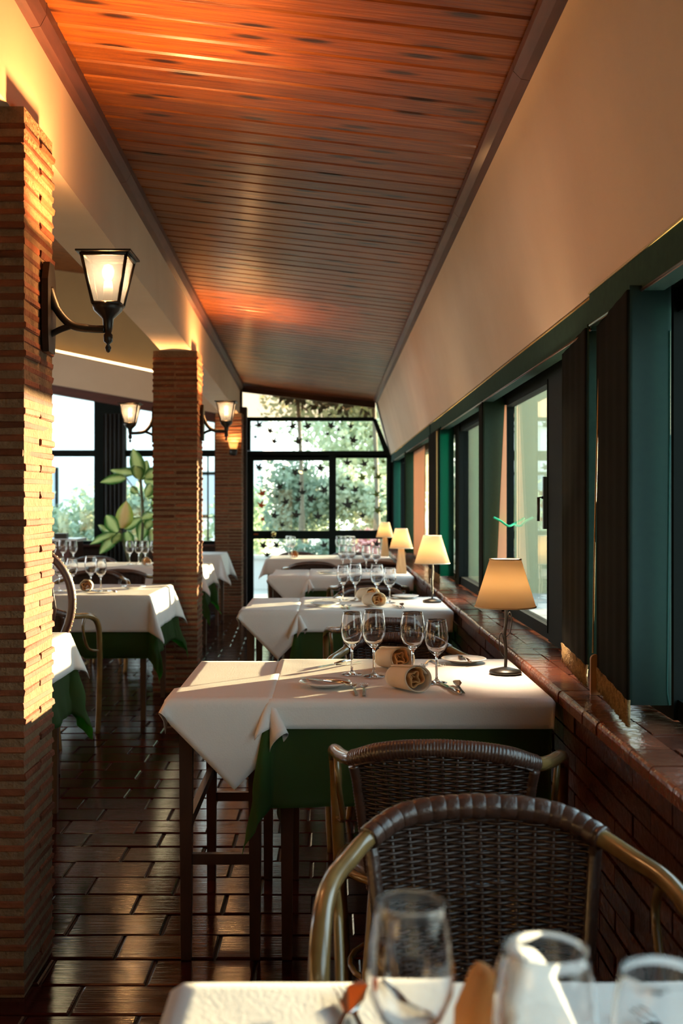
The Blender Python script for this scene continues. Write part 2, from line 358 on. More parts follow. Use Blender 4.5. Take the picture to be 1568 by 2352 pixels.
# ceiling trims (in lengths)
def trim_piece(par, x0a, x0b, za, zb, ya, yb, wdt, hgt, sgn):
    mb = MB(); pr = lambda x, y, z: [(x, y, z), (x+sgn*wdt*0.6, y, z+0.005), (x+sgn*wdt, y, z+hgt*0.5), (x+sgn*wdt, y, z+hgt), (x, y, z+hgt)]
    a = pr(x0a, ya+0.0015, za); b = pr(x0b, yb-0.0015, zb); n = 5
    mb.add(a+b, [tuple(range(n)), tuple(range(n, 2*n))[::-1]]+[(i, n+i, n+(i+1) % n, (i+1) % n) for i in range(n)])
    mb.build('moulding', M_trim, par)
t1 = struct('trim_1'); t2 = struct('trim_2')
y = -3
while y < YE:
    ya, yb = y, min(y+1.55, YE)
    trim_piece(t1, BX(ya), BX(yb), ZT-0.075, ZT-0.075, ya, yb, 0.045, 0.075, 1)
    zr = ZT-SL*(0.545-BX(8)); trim_piece(t2, 0.572, 0.572, zr-0.05, zr-0.05, ya, yb, 0.055, 0.055, -1)
    y += 1.55
# long beam on the columns
wb = struct('wall_beam')
def skew(par, name, m, o0, o1, y0, y1, z0, z1):
    f = lambda y, o: BX(y)+o
    MB().hexa([(f(y0,o0),y0,z0),(f(y0,o1),y0,z0),(f(y1,o1),y1,z0),(f(y1,o0),y1,z0)], [(f(y0,o0),y0,z1),(f(y0,o1),y0,z1),(f(y1,o1),y1,z1),(f(y1,o0),y1,z1)]).build(name, m, par)
skew(wb, 'beam', M_plaster, -0.21, 0.0, -3.2, YE, 1.042+EYE, 4.3)
# cream sloping wall on the window side
wr = struct('wall_right')
zc = EYE+1.235; xw = 0.72; zv = EYE+0.576
MB().prism([(xw,-3.2,zv),(0.555,-3.2,zc),(0.555,-3.2,zc+0.25),(1.0,-3.2,zc+0.25),(1.0,-3.2,zv)], (0,YE+3.6,0)).build('plaster_panel', M_plaster, wr)
# brick wall under the sill
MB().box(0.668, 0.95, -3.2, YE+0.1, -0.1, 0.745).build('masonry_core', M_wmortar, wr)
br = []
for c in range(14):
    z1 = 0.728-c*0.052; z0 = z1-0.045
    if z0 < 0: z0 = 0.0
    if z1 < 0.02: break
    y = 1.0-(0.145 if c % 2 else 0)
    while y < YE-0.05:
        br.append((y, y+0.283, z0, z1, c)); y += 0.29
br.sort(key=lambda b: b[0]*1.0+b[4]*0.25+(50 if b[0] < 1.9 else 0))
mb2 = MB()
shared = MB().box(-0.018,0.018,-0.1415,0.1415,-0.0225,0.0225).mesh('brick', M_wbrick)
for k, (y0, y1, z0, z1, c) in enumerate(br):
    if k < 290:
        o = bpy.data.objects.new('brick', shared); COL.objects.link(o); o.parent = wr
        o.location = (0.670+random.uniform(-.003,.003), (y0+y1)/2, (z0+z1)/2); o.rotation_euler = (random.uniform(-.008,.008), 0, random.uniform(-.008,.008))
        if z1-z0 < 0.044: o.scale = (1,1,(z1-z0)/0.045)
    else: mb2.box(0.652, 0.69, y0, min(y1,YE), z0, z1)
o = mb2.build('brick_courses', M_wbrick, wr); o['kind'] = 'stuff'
# sill tiles: bull-nosed front tile and the flat tile behind it
tr3 = struct('window_sill')
y = 0.9; k = 0
def nose(L):
    r = 0.012; x0 = -0.045; pr = [(0.045,-0.035),(0.045,0),(x0+r,0)]+[(x0+r-r*math.sin(a), -r+r*math.cos(a)) for a in (0.5,1.0,PI/2)]+[(x0,-0.035)]
    return MB().prism([(a, -L/2, b) for a, b in pr][::-1], (0, L, 0))
nm = nose(0.148).mesh('edging_tile', M_sill); fm = MB().box(-0.098,0.098,-0.074,0.074,-0.02,0).mesh('sill_tile', M_sill)
while y < YE-0.1:
    for me, x in ((nm, 0.688), (fm, 0.836)):
        o = bpy.data.objects.new(me.name, me); COL.objects.link(o); o.parent = tr3
        o.location = (x+random.uniform(-.002,.002), y+0.077, EYE-0.530+random.uniform(-.0015,.0015)); o.rotation_euler = (0, random.uniform(-.01,.01), random.uniform(-.01,.01))
    y += 0.153
MB().box(0.66, 0.95, -3.2, 0.9, 0.735, 0.768).build('sill_end', M_sill, tr3)

# ---- windows on the right ----
ZB, ZTOP = 0.775, EYE+0.52
XG = 0.86
wins = [(0.25,1.62),(1.75,2.73),(3.0,3.55),(3.96,4.03),(4.30,5.46),(5.56,7.28),(7.46,9.35),(9.5,11.2),(11.35,13.25)]
WR = []
for i, (a, b) in enumerate(wins):
    wn = struct('window_%d' % (i+1)); WR.append(wn)
    MB().box(XG-0.003, XG+0.003, a, b, ZB+0.05, ZTOP-0.06).build('pane', M_glass, wn)
    mb = MB(); mb.box(XG-0.022, XG+0.022, a, b, ZB, ZB+0.05); mb.box(XG-0.022, XG+0.022, a, b, ZTOP-0.06, ZTOP); mb.build('sash_rail', M_frame, wn)
    pa = wins[i-1][1] if i else 0.0
    MB().box(XG-0.032, XG+0.03, pa, a, ZB, ZTOP+0.02).build('sash_stile', M_frame, wn)
    if b-a > 0.5: MB().box(XG-0.036, XG-0.018, a, a+0.008, ZB+0.03, ZTOP-0.05).build('gasket', M_frame, wn)
MB().box(XG-0.032, XG+0.03, 13.25, YE, ZB, ZTOP+0.02).build('sash_stile', M_frame, WR[-1])
MB().box(0.74, 0.95, -3.2, YE, ZTOP, zv+0.02).build('head_rail', M_frame, WR[0])
MB().box(0.84, 0.95, -3.2, 0.0, ZB, ZTOP).build('blank_panel', M_frame, WR[0])
mb = MB(); mb.box(XG-0.045, XG-0.03, 4.325, 4.345, EYE-0.1, EYE+0.1); mb.tube([(XG-0.045,4.337,EYE+0.02),(XG-0.062,4.337,EYE+0.02),(XG-0.062,4.337,EYE-0.07)], 0.006); mb.build('window_handle', M_black, WR[4])

# valance pieces
for i, (a, b, dz, dx) in enumerate([(-0.5,3.12,0.0,0.0),(3.16,8.2,-0.006,0.012),(8.25,YE-0.05,-0.006,0.01)]):
    v = thing('blind_valance', ['nearest length of dark green fabric valance above the windows','middle length of dark green fabric valance above the windows','farthest length of dark green fabric valance, ending by the glass door'][i], 'valance', (0,a,0))
    L_ = b-a; x = 0.716+dx
    MB().prism([(x,0,EYE+0.488+dz),(x+0.05,0,EYE+0.488+dz),(x+0.035,0,EYE+0.578+dz),(x-0.002,0,EYE+0.578+dz)], (0,L_,0)).build('pelmet', M_val, v)
    MB().tube([(x-0.001,0,EYE+0.489+dz),(x-0.001,L_,EYE+0.489+dz)], 0.0035, 6).build('bottom_piping', M_wrap, v)
    MB().tube([(x-0.004,0,EYE+0.577+dz),(x-0.004,L_,EYE+0.577+dz)], 0.003, 6).build('top_piping', M_cord, v)

# fabric blinds hanging by the windows
def wavy(mb, p0, p1, z0, z1, amp, n=24, waves=3, th=0.006, slantx=0.0):
    p0 = Vector(p0); p1 = Vector(p1); d = (p1-p0); nrm = Vector((-d.y, d.x)).normalized(); a = []; rows = 5
    for side in (0, 1):
        for r in range(rows):
            z = z0+(z1-z0)*r/(rows-1)
            for i in range(n+1):
                t = i/n; q = p0+d*t+nrm*(amp*math.sin(t*waves*2*PI)*(1-0.4*r/(rows-1))+(th if side else 0)); a.append((q.x+slantx*(1-r/(rows-1))*0, q.y, z))
    W = n+1; fs = []
    for side in (0, 1):
        o = side*rows*W
        for r in range(rows-1):
            for i in range(n):
                f = (o+r*W+i, o+r*W+i+1, o+(r+1)*W+i+1, o+(r+1)*W+i); fs.append(f if side == 0 else f[::-1])
    S2 = rows*W
    for i in range(n): fs.append((i+1, i, S2+i, S2+i+1)); fs.append(((rows-1)*W+i, (rows-1)*W+i+1, S2+(rows-1)*W+i+1, S2+(rows-1)*W+i))
    for r in range(rows-1): fs.append((r*W, (r+1)*W, S2+(r+1)*W, S2+r*W)); fs.append(((r+1)*W+n, r*W+n, S2+r*W+n, S2+(r+1)*W+n))
    mb.add(a, fs, True)
ZBL = EYE-0.48
def fringe(par, p0, p1, z, h=0.05):
    mb = MB(); p0 = Vector(p0); p1 = Vector(p1); L_ = (p1-p0).length; n = int(L_/0.0062)
    for i in range(n):
        q = p0.lerp(p1, (i+.5)/n); r0 = random.uniform(-.003,.003)
        mb.tube([(q.x-.003+r0,q.y,z+0.012),(q.x-.003-r0,q.y,z-h*0.4),(q.x-.003+r0,q.y+random.uniform(-.003,.003),z-h*random.uniform(.9,1.05))], [0.0055,0.005,0.0042], 5)
    return tag(mb.build('fringe', M_fringe, par), kind='stuff')
def blind(label, side, ret, yn, yf, x0n, x0f, xr, zb=ZBL, fr=True, amp=0.006):
    t = thing('fabric_blind', label, 'blind', (x0n, yn, 0))
    o = lambda x, y: (x-x0n, y-yn)
    if side:
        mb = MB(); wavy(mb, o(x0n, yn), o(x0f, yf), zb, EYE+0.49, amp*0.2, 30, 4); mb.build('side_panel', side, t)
        if fr: fringe(t, o(x0n, yn), o(x0f, yf), zb)
    if ret:
        mb = MB(); wavy(mb, o(x0n, yn), o(xr, yn-0.0), zb-0.0, EYE+0.50, amp*0.25, 12, 1); mb.build('return_panel', ret, t)
    return t
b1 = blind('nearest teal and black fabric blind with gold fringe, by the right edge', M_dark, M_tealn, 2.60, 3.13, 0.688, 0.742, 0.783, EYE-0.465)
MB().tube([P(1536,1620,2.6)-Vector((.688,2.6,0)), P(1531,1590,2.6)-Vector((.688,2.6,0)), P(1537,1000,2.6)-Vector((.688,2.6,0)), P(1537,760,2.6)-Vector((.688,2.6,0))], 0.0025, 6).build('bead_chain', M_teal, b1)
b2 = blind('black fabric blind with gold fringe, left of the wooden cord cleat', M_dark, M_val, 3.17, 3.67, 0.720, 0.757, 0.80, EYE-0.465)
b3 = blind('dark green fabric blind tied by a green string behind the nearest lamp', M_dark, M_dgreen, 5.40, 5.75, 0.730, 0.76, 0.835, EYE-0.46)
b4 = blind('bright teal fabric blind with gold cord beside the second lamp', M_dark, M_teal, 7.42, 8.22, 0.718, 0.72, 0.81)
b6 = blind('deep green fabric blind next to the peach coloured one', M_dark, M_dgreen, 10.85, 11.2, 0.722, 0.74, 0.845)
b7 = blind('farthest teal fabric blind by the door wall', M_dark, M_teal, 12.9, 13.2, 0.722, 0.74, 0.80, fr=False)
t = thing('sheer_blind', 'pale peach sheer blind glowing in the far window', 'blind', (0.80, 9.55, 0))
mb = MB(); wavy(mb, (0,0), (0.0,1.25), EYE-0.50, EYE+0.49, 0.006, 40, 9, 0.003); mb.build('sheer_cloth', M_peach, t)
# pale lining strip beside the green blind
mb = MB(); mb.prism([P(1159,930,5.34),P(1163,930,5.34),P(1163,1330,5.34),P(1140,1330,5.34)], (0,0.01,0)); t = tag(mb.build('lining_strip', M_peach, None), 'narrow peach lining strip showing beside the green blind', 'lining')
t = tag(MB().tube(spline([P(1133,1188,5.3),P(1150,1197,5.3),P(1167,1208,5.28),P(1182,1202,5.3),P(1203,1190,5.32)]), 0.005, 8).build('tie_string', M_string), 'bright green string tied across the green blind', 'string')
# cords and cleat
t = thing('cord_cleat', 'upright light wooden cleat on the window sill with gold cords', 'cleat', tuple(P(1368,1585,3.12).xy)+(EYE-0.53,))
bl = Vector(t.location)
pr = [(-0.014,0,0),(0.014,0,0),(0.014,0,0.098)]+[(0.014*math.cos(a),0,0.098+0.014*math.sin(a)) for a in [PI*k/8 for k in range(1,8)]]+[(-0.014,0,0.098)]
MB().prism(pr[::-1], (0,0.012,0)).build('cleat_block', M_cleat, t)
top = P(1378,748,3.1)-bl
MB().tube([P(1361,1500,3.12)-bl, P(1366,1200,3.11)-bl, top], 0.0024, 6).build('cord', M_cord, t)
MB().tube([P(1381,1560,3.10)-bl, P(1379,1200,3.10)-bl, top+Vector((.004,0,0))], 0.0024, 6).build('cord', M_cord, t)
t = tag(MB().tube([P(1003,1270,7.4),P(1003,1000,7.4),P(1003,990,7.4)], 0.006, 6).build('pull_cord', M_cord), 'gold pull cord hanging beside the bright teal blind', 'cord')

# ================= brick columns =================
brick_a = MB().box(-0.155,0.155,-0.0755,0.0755,-0.0125,0.0125).mesh('brick', M_brick)
def rough_brick():
    mb = MB(); x, y, z, c = 0.156, 0.0735, 0.0100, 0.004
    vs = []
    for zz, cc in ((-z, c), (-z+c, 0), (z-c, 0), (z, c)):
        for sx, sy in ((-1,-1),(1,-1),(1,1),(-1,1)):
            vs.append((sx*(x-cc)+random.uniform(-.002,.002), sy*(y-cc)+random.uniform(-.002,.002), zz))
    fs = [(3,2,1,0),(12,13,14,15)]
    for r in range(3):
        for k in range(4): l = (k+1) % 4; fs.append((r*4+k, r*4+l, r*4+4+l, r*4+4+k))
    return mb.add(vs, fs).mesh('brick', M_brick)
bricks = [rough_brick() for _ in range(6)]
def column(label, y0, top):
    cx = CX(y0+0.155)-0.155; c = struct('brick_column', label); c['category'] = 'column'; c.location = (cx, y0+0.155, 0)
    MB().box(-0.1505,0.1505,-0.1505,0.1505,0,top).build('mortar_core', M_mortar, c)
    n = int(top/0.0372)
    for i in range(n):
        for s in (-1, 1):
            o = bpy.data.objects.new('brick', random.choice(bricks)); COL.objects.link(o); o.parent = c
            if i % 2: o.location = (random.uniform(-.003,.003), s*0.0795, 0.019+i*0.0372); rz = 0
            else: o.location = (s*0.079, random.uniform(-.003,.003), 0.019+i*0.0372); rz = PI/2
            o.rotation_euler = (random.uniform(-.01,.01), random.uniform(-.012,.012), rz+random.uniform(-.012,.012)+(PI if random.random() < .5 else 0))
    return c
ZC = EYE+1.042
column('thin-brick column nearest the camera, with a sunlit right face', 2.97, ZC)
column('middle thin-brick column carrying two lanterns', 7.75, ZC)
column('farthest thin-brick column by the glass door, lit orange at its top', 13.14, ZC)

# ================= end wall =================
def E(px, py, dy=0.0): return P(px, py, YE+dy)
def eprism(mb, pts, th=0.05, off=0.0):
    mb.prism([E(*p, off) for p in pts], (0, th, 0)); return mb
dr = struct('door_1'); fw = struct('window_10'); tw = struct('window_11'); cw = struct('window_12')
# door leaf
mb = MB()
for r in ((567,1050,582,1405),(755,1050,764,1405),(582,1046,755,1058),(582,1219,755,1238),(582,1392,755,1405)):
    eprism(mb, [(r[0],r[3]),(r[2],r[3]),(r[2],r[1]),(r[0],r[1])])
mb.build('door_frame', M_frame, dr)
p1 = eprism(MB(), [(582,1219),(755,1219),(755,1058),(582,1058)], 0.006, 0.02).build('upper_pane', M_glass, dr)
p2 = eprism(MB(), [(582,1392),(755,1392),(755,1238),(582,1238)], 0.006, 0.02).build('lower_pane', M_glass, dr)
kn = MB(); q = E(629,1227); kn.lathe([(0.0,0),(0.018,0.0),(0.012,0.02),(0.03,0.04),(0.034,0.055),(0.02,0.07),(0,0.073)], 16)
kn.v = [(q.x+x, q.y-z, q.z+y) for x, y, z in kn.v]; kn.build('door_knob', M_brass, dr)
q = E(587,1227); MB().box(q.x-0.02,q.x+0.03,q.y-0.012,q.y,q.z-0.008,q.z+0.008).build('lock_bolt', M_stick2, dr)
# side light
mb = MB()
for r in ((764,1050,771.5,1405),(887.5,1049,898,1405),(771.5,1046,887.5,1052),(771.5,1218,887.5,1238),(771.5,1385,887.5,1405)):
    eprism(mb, [(r[0],r[3]),(r[2],r[3]),(r[2],r[1]),(r[0],r[1])])
mb.build('side_frame', M_frame, fw)
p3 = eprism(MB(), [(771,1218),(888,1218),(888,1052),(771,1052)], 0.006, 0.02).build('upper_pane', M_glass, fw)
p4 = eprism(MB(), [(771,1385),(888,1385),(888,1238),(771,1238)], 0.006, 0.02).build('lower_pane', M_glass, fw)
# transom light
mb = MB()
eprism(mb, [(567,1050),(898,1050),(893,1035.5),(567,1035.5)]); eprism(mb, [(567,1035),(575,1035),(575,967),(567,967)])
eprism(mb, [(567,967),(862,967),(859,958),(567,958)]); eprism(mb, [(881,1036),(894,1036),(864,962),(855,962)])
mb.build('transom_frame', M_frame, tw)
p5 = eprism(MB(), [(574,1036),(884,1036),(860,966),(574,966)], 0.006, 0.02).build('transom_pane', M_glass, tw)
# clerestory above
eprism(MB(), [(553,958),(861,958),(860,922),(553,890)], 0.006, 0.02).build('clerestory_pane', M_gclear, cw)
mb = MB(); eprism(mb, [(549,962),(556,962),(556,885),(549,885)]); eprism(mb, [(556,900),(862,937),(862,915),(556,884)], 0.05, 0.03); mb.build('clerestory_frame', M_darkwood, cw)
# leaf stickers on the panes
def leaf_poly(r, rot, sy=1.0):
    pts = []; lob = [(-2.25,.62),(-1.15,.92),(0,1.0),(1.15,.92),(2.25,.62)]
    for a, l in lob:
        A = PI/2+a
        pts += [(A-0.42, .36), (A-0.19, .70*l), (A, l), (A+0.19, .70*l)]
    pts += [(PI/2+2.6,.3), (PI*1.5-0.06,.35), (PI*1.5-0.05,.75), (PI*1.5+0.05,.75), (PI*1.5+0.06,.35)]
    out = []
    for A, l in pts: out.append((r*l*math.cos(A+rot), r*l*math.sin(A+rot)*sy))
    return out
def stickers(par, crop, lst):
    for it in lst:
        cx, cyy, r = it[:3]; m = {'o': M_stick2, 'g': M_stick3}.get(it[3] if len(it) > 3 else '', M_stick)
        px = crop[0]+cx/crop[2]; py = crop[1]+cyy/crop[2]; q = E(px, py, 0.016)
        rad = r/crop[2]*YE/F*1.55
        mb = MB(); n0 = leaf_poly(rad, random.uniform(-.6,.6)); nn = len(n0)
        vs = [(0,0,0)]+[(a,0,b) for a, b in n0]+[(0,-.0015,0)]+[(a,-.0015,b) for a, b in n0]
        fs = [(0, 1+i, 1+(i+1) % nn) for i in range(nn)]+[(nn+1, nn+2+(i+1) % nn, nn+2+i) for i in range(nn)]+[(1+i, nn+2+i, nn+2+(i+1) % nn, 1+(i+1) % nn) for i in range(nn)]
        mb.add(vs, fs); mb.build('leaf_sticker', m, par, q)
C2 = (480, 900, 2.613)
stickers(tw, C2, [(300,200,22),(365,235,20),(278,272,11),(390,298,21),(502,208,24),(481,240,10),(592,208,24),(536,300,25),(587,298,13),(730,205,23),(775,228,12),(711,253,13),(805,275,12),(850,208,18),(866,292,24),(970,270,11)])
stickers(dr, C2, [(298,455,22),(447,463,12,'g'),(516,487,24),(578,470,16),(666,460,24),(545,553,16),(425,572,22),(560,605,22),(692,592,26),(318,612,23,'o'),(408,630,13),(535,648,22),(610,645,26),(460,662,23),(312,683,23,'o'),(392,745,24),(522,740,25),(322,766,15,'o'),(437,800,17),(652,750,24),(325,925,24),(405,922,22),(348,980,20),(690,922,22)])
stickers(fw, C2, [(830,427,23),(932,435,23),(1045,420,14,'g'),(988,460,14,'g'),(835,523,16),(920,518,23,'g'),(1015,512,22,'g'),(798,580,22),(878,590,22),(1005,617,22,'g'),(832,680,30),(883,660,13),(920,745,20),(1010,715,24,'g'),(960,925,14),(1005,915,22)])
# left part: low wall, timber head, windows
we = struct('wall_end')
xl = -5.6; xr_ = CX(13.3)-0.30
MB().box(xl, xr_+0.02, YE, YE+0.15, 0, EYE-0.51).build('low_wall', M_wmortar, we)
MB().box(xl, xr_+0.03, YE-0.05, YE+0.18, EYE-0.52, EYE-0.495).build('sill_board', M_darkwood, we)
def zh(x): return EYE+1.20-0.175*(x+2.75)      # underside of the sloping timber head over the left windows
MB().prism([(xl,YE-0.03,zh(xl)),(xr_,YE-0.03,zh(xr_)),(xr_,YE-0.03,zh(xr_)+0.11),(xl,YE-0.03,zh(xl)+0.11)], (0,0.16,0)).build('head_timber', M_darkwood, we)
MB().prism([(xl,YE+0.0,zh(xl)+0.11),(xr_+0.15,YE+0.0,zh(xr_)+0.11),(xr_+0.15,YE+0.0,4.25),(xl,YE+0.0,4.4)], (0,0.14,0)).build('upper_plaster', M_ochre, we)
lz = lambda x: EYE+1.66-0.205*(x+2.70)
MB().prism([(xl,YE-0.14,zh(xl)+0.11),(-1.1,YE-0.14,zh(-1.1)+0.11),(-1.1,YE-0.14,lz(-1.1)),(xl,YE-0.14,lz(xl))], (0,0.139,0)).build('ledge_box', M_plaster, we)
mb = MB(); mb.tube([(xl+.1,YE-0.09,lz(xl)+0.02),(-1.15,YE-0.09,lz(-1.15)+0.02)], 0.013, 8)  # glowing strip put in for the bright lit edge of the ledge
tag(mb.build('ledge_glow_strip', M_ledge_glow), 'warm glowing strip standing for the light on the sloping ledge over the left windows', 'light')
k = 13
for (a, b, lo) in ((-60,216,True),(288,495,True)):
    wn = struct('window_%d' % k); k += 1
    aa, bb = (a-VX)*YE/F, (b-VX)*YE/F; zm = EYE+0.555
    MB().box(aa, bb, YE+0.05, YE+0.056, EYE-0.46, zm).build('lower_pane', M_glass, wn)
    MB().prism([(aa,YE+.05,zm+.06),(bb,YE+.05,zm+.06),(bb,YE+.05,zh(bb)),(aa,YE+.05,zh(aa))], (0,0.006,0)).build('upper_pane', M_glass, wn)
    mb = MB(); mb.box(aa-.1, bb+.03, YE+.01, YE+.09, zm, zm+0.075); mb.box(aa, bb, YE+.01, YE+.09, EYE-0.50, EYE-0.455)
    mb.box(bb, bb+0.062, YE+.0, YE+.09, EYE-0.50, zh(bb)+.02); mb.box(aa-0.03, aa, YE+.0, YE+.09, EYE-0.50, zh(aa)+.02)
    if a > 0: mb.box(*[(-1.47), (-1.455)], YE+.03, YE+.07, EYE-0.45, zm)
    mb.build('window_frame', M_frame, wn)
MB().box((216-VX)*YE/F+.06, (288-VX)*YE/F-.03, YE+.0, YE+.09, EYE-0.5, EYE+1.2).build('mullion', M_frame, we)
MB().box(-5.6, (-60-VX)*YE/F-.03, YE+.0, YE+.12, EYE-0.5, zh(-4.9)+.2).build('wall_plaster', M_plaster, we)
t = thing('window_curtain', 'dark charcoal curtain gathered between the left windows behind the plant', 'curtain', ((262-VX)*13.3/F, 13.32, 0))
mb = MB(); wavy(mb, (-0.13,0), (0.12,0), 0.01, EYE+1.05, 0.028, 60, 5, 0.004); mb.build('curtain_cloth', M_curt, t)
MB().box(xr_-.05, CX(13.3)+.03, YE-0.03, YE+.15, 0, ZC+.1).build('pier_back', M_wmortar, we)
MB().box(BX(YE)-0.3, BX(YE)+0.02, YE, YE+.15, ZC-.1, 4.3).build('beam_end', M_plaster, we)
MB().prism([(0.675,YE,0),(1.0,YE,0),(1.0,YE,zc+.2),(0.53,YE,zc+.2),(0.54,YE,zc),(0.72,YE,zv)], (0,0.15,0)).build('corner_pier', M_frame, we)
# left room shell
wl = struct('wall_left')
MB().box(-5.75,-5.6,-3.2,YE+.15,0,0.9).build('low_wall', M_plaster, wl)
MB().box(-5.75,-5.6,-3.2,YE+.15,2.6,4.6).build('upper_wall', M_ochre, wl)
MB().box(-5.74,-5.61,-3.2,7.0,0.9,2.6).build('daylight_block', M_ochre, wl)  # unseen infill, added to keep daylight out of the near end
for yy in (-3.2,0.0,3.2,6.4,9.6,12.8):
    MB().box(-5.75,-5.6,yy,yy+.5,0.9,2.6).build('pier', M_plaster, wl)
wbk = struct('wall_back'); MB().box(-5.75,1.0,-3.35,-3.2,0,4.6).build('back_wall', M_plaster, wbk)
c2 = struct('ceiling_left')
y = -3.2; zl = lambda x: EYE+2.78-0.13*(x+3.3)
mb = MB()
while y < YE+.1:
    mb.prism([(-5.75,y+.003,zl(-5.75)),(-5.75,y+.132,zl(-5.75)),(-5.75,y+.132,zl(-5.75)+.02),(-5.75,y+.003,zl(-5.75)+.02)], (4.95,0,-0.13*4.95)); y += .135
mb.build('plank_lining', M_plank, c2)['kind'] = 'stuff'
MB().prism([(-5.75,-3.3,zl(-5.75)+.021),(-0.75,-3.3,zl(-0.75)+.021),(-0.75,-3.3,zl(-.75)+.2),(-5.75,-3.3,zl(-5.75)+.2)], (0,YE+3.6,0)).build('roof_deck', M_darkwood, c2)

# ================= lanterns =================
def light_at(par, loc, energy, col, size, name='bulb_light'):
    l = bpy.data.lights.new(name, 'POINT'); l.energy = energy; l.color = col; l.shadow_soft_size = size
    o = bpy.data.objects.new(name, l); COL.objects.link(o); o.parent = par; o.location = loc; return o
def make_lantern():
    # plate on the plane x=0, lantern hangs out to +x; z=0 at the centre of the glass body
    t = thing('wall_lantern', '', 'lantern')
    pl = MB(); pr = [(-0.035,-0.20),(0.035,-0.20),(0.045,-0.13),(0.045,0.0),(0.025,0.05),(-0.025,0.05),(-0.045,0.0),(-0.045,-0.13)]
    pl.prism([(0,a,b) for a, b in pr][::-1], (0.018,0,0)); pl.build('wall_plate', M_iron, t)
    arm = MB(); arm.tube(spline([(0.01,0,-0.02),(0.03,0,-0.075),(0.07,0,-0.12),(0.12,0,-0.132),(0.165,0,-0.134)]), [0.014]*8+[0.012]*16+[0.011]*9, 10)
    arm.tube(spline([(0.012,0,-0.15),(0.04,0,-0.135),(0.075,0,-0.123)]), 0.009, 8); arm.build('arm', M_iron, t)
    cx = 0.175
    fin = MB(); fin.lathe([(0,-0.20),(0.006,-0.196),(0.009,-0.186),(0.004,-0.176),(0.013,-0.168),(0.013,-0.15),(0.009,-0.145),(0.014,-0.125),(0.016,-0.105),(0.040,-0.082),(0.044,-0.070),(0.040,-0.062)], 12, (cx,0,0)); fin.build('finial', M_iron, t)
    zt, zb, rt, rb = 0.066, -0.065, 0.062, 0.036
    cs = [(-1,-1),(1,-1),(1,1),(-1,1)]
    fr = MB()
    for sx, sy in cs: fr.tube([(cx+sx*rb,sy*rb,zb),(cx+sx*rt,sy*rt,zt)], 0.0048, 6)
    for r, z, w_ in ((rb,zb,0.005),(rt,zt,0.006)):
        for i in range(4):
            a, b = cs[i], cs[(i+1) % 4]; fr.tube([(cx+a[0]*r,a[1]*r,z),(cx+b[0]*r,b[1]*r,z)], w_, 6)
    ro, ri, z = rt+0.014, rt-0.002, zt+0.004      # flared open rim
    vs = [(cx+a*ro,b*ro,z) for a, b in cs]+[(cx+a*ri,b*ri,z-0.004) for a, b in cs]+[(cx+a*ro,b*ro,z+.005) for a, b in cs]+[(cx+a*ri,b*ri,z+0.005) for a, b in cs]
    fs = []
    for i in range(4):
        jn = (i+1) % 4; fs += [(i,4+i,4+jn,jn),(8+i,8+jn,12+jn,12+i),(i,jn,8+jn,8+i),(4+i,12+i,12+jn,4+jn)]
    fr.add(vs, fs); fr.box(cx-rb,cx+rb,-rb,rb,zb-0.006,zb); fr.build('lantern_frame', M_iron, t)
    for i in range(4):
        a, b = cs[i], cs[(i+1) % 4]; k = 0.97
        vs = [(cx+a[0]*rb*k,a[1]*rb*k,zb),(cx+b[0]*rb*k,b[1]*rb*k,zb),(cx+b[0]*rt*k,b[1]*rt*k,zt),(cx+a[0]*rt*k,a[1]*rt*k,zt)]
        MB().add(vs, [(0,1,2,3)]).build('pane', M_lglass, t)
    MB().lathe([(0.012,-0.062),(0.014,-0.02),(0.011,0.0)], 12, (cx,0,0)).build('bulb_holder', M_wtop, t)
    MB().lathe([(0.008,0.0),(0.016,0.015),(0.018,0.03),(0.012,0.045),(0,0.05)], 12, (cx,0,0)).build('bulb', M_bulb, t)
    light_at(t, (cx,0,0.022), 205.0, (1.0,0.47,0.16), 0.03)
    return t
LN = Proto(make_lantern)
ZL = EYE+0.62
LN.put((CX(3.16)+0.004, 3.17, ZL), 0, 'large lit iron lantern on the nearest brick column')
LN.put((CX(7.9)+0.004, 7.93, EYE+0.635), 0, 'lit iron lantern on the aisle side of the middle column')
LN.put((CX(7.9)-0.314, 7.9, EYE+0.62), PI, 'lit iron lantern on the left side of the middle column')
# sconce on the far column
q = P(536,1030,13.1)
t = thing('wall_sconce', 'small glowing cup-shaped sconce on the far brick column', 'sconce', (q.x, 13.09, q.z))
MB().lathe([(0.0,-0.085),(0.035,-0.08),(0.045,-0.05),(0.05,-0.01),(0.03,-0.005)], 16).build('sconce_base', M_iron, t)
MB().lathe([(0.035,-0.01),(0.045,0.02),(0.055,0.06),(0.056,0.075),(0.052,0.075),(0.04,0.02),(0.03,-0.008)], 16, close=True).build('sconce_glass', M_sglass, t)
MB().box(-0.03,0.03,0.02,0.055,-0.07,-0.01).build('bracket', M_iron, t)
MB().lathe([(0.006,0),(0.012,0.02),(0.008,0.04),(0,0.045)], 10).build('bulb', M_bulb, t)
light_at(t, (0,-0.01,0.06), 12.0, (1.0,0.53,0.2), 0.02)

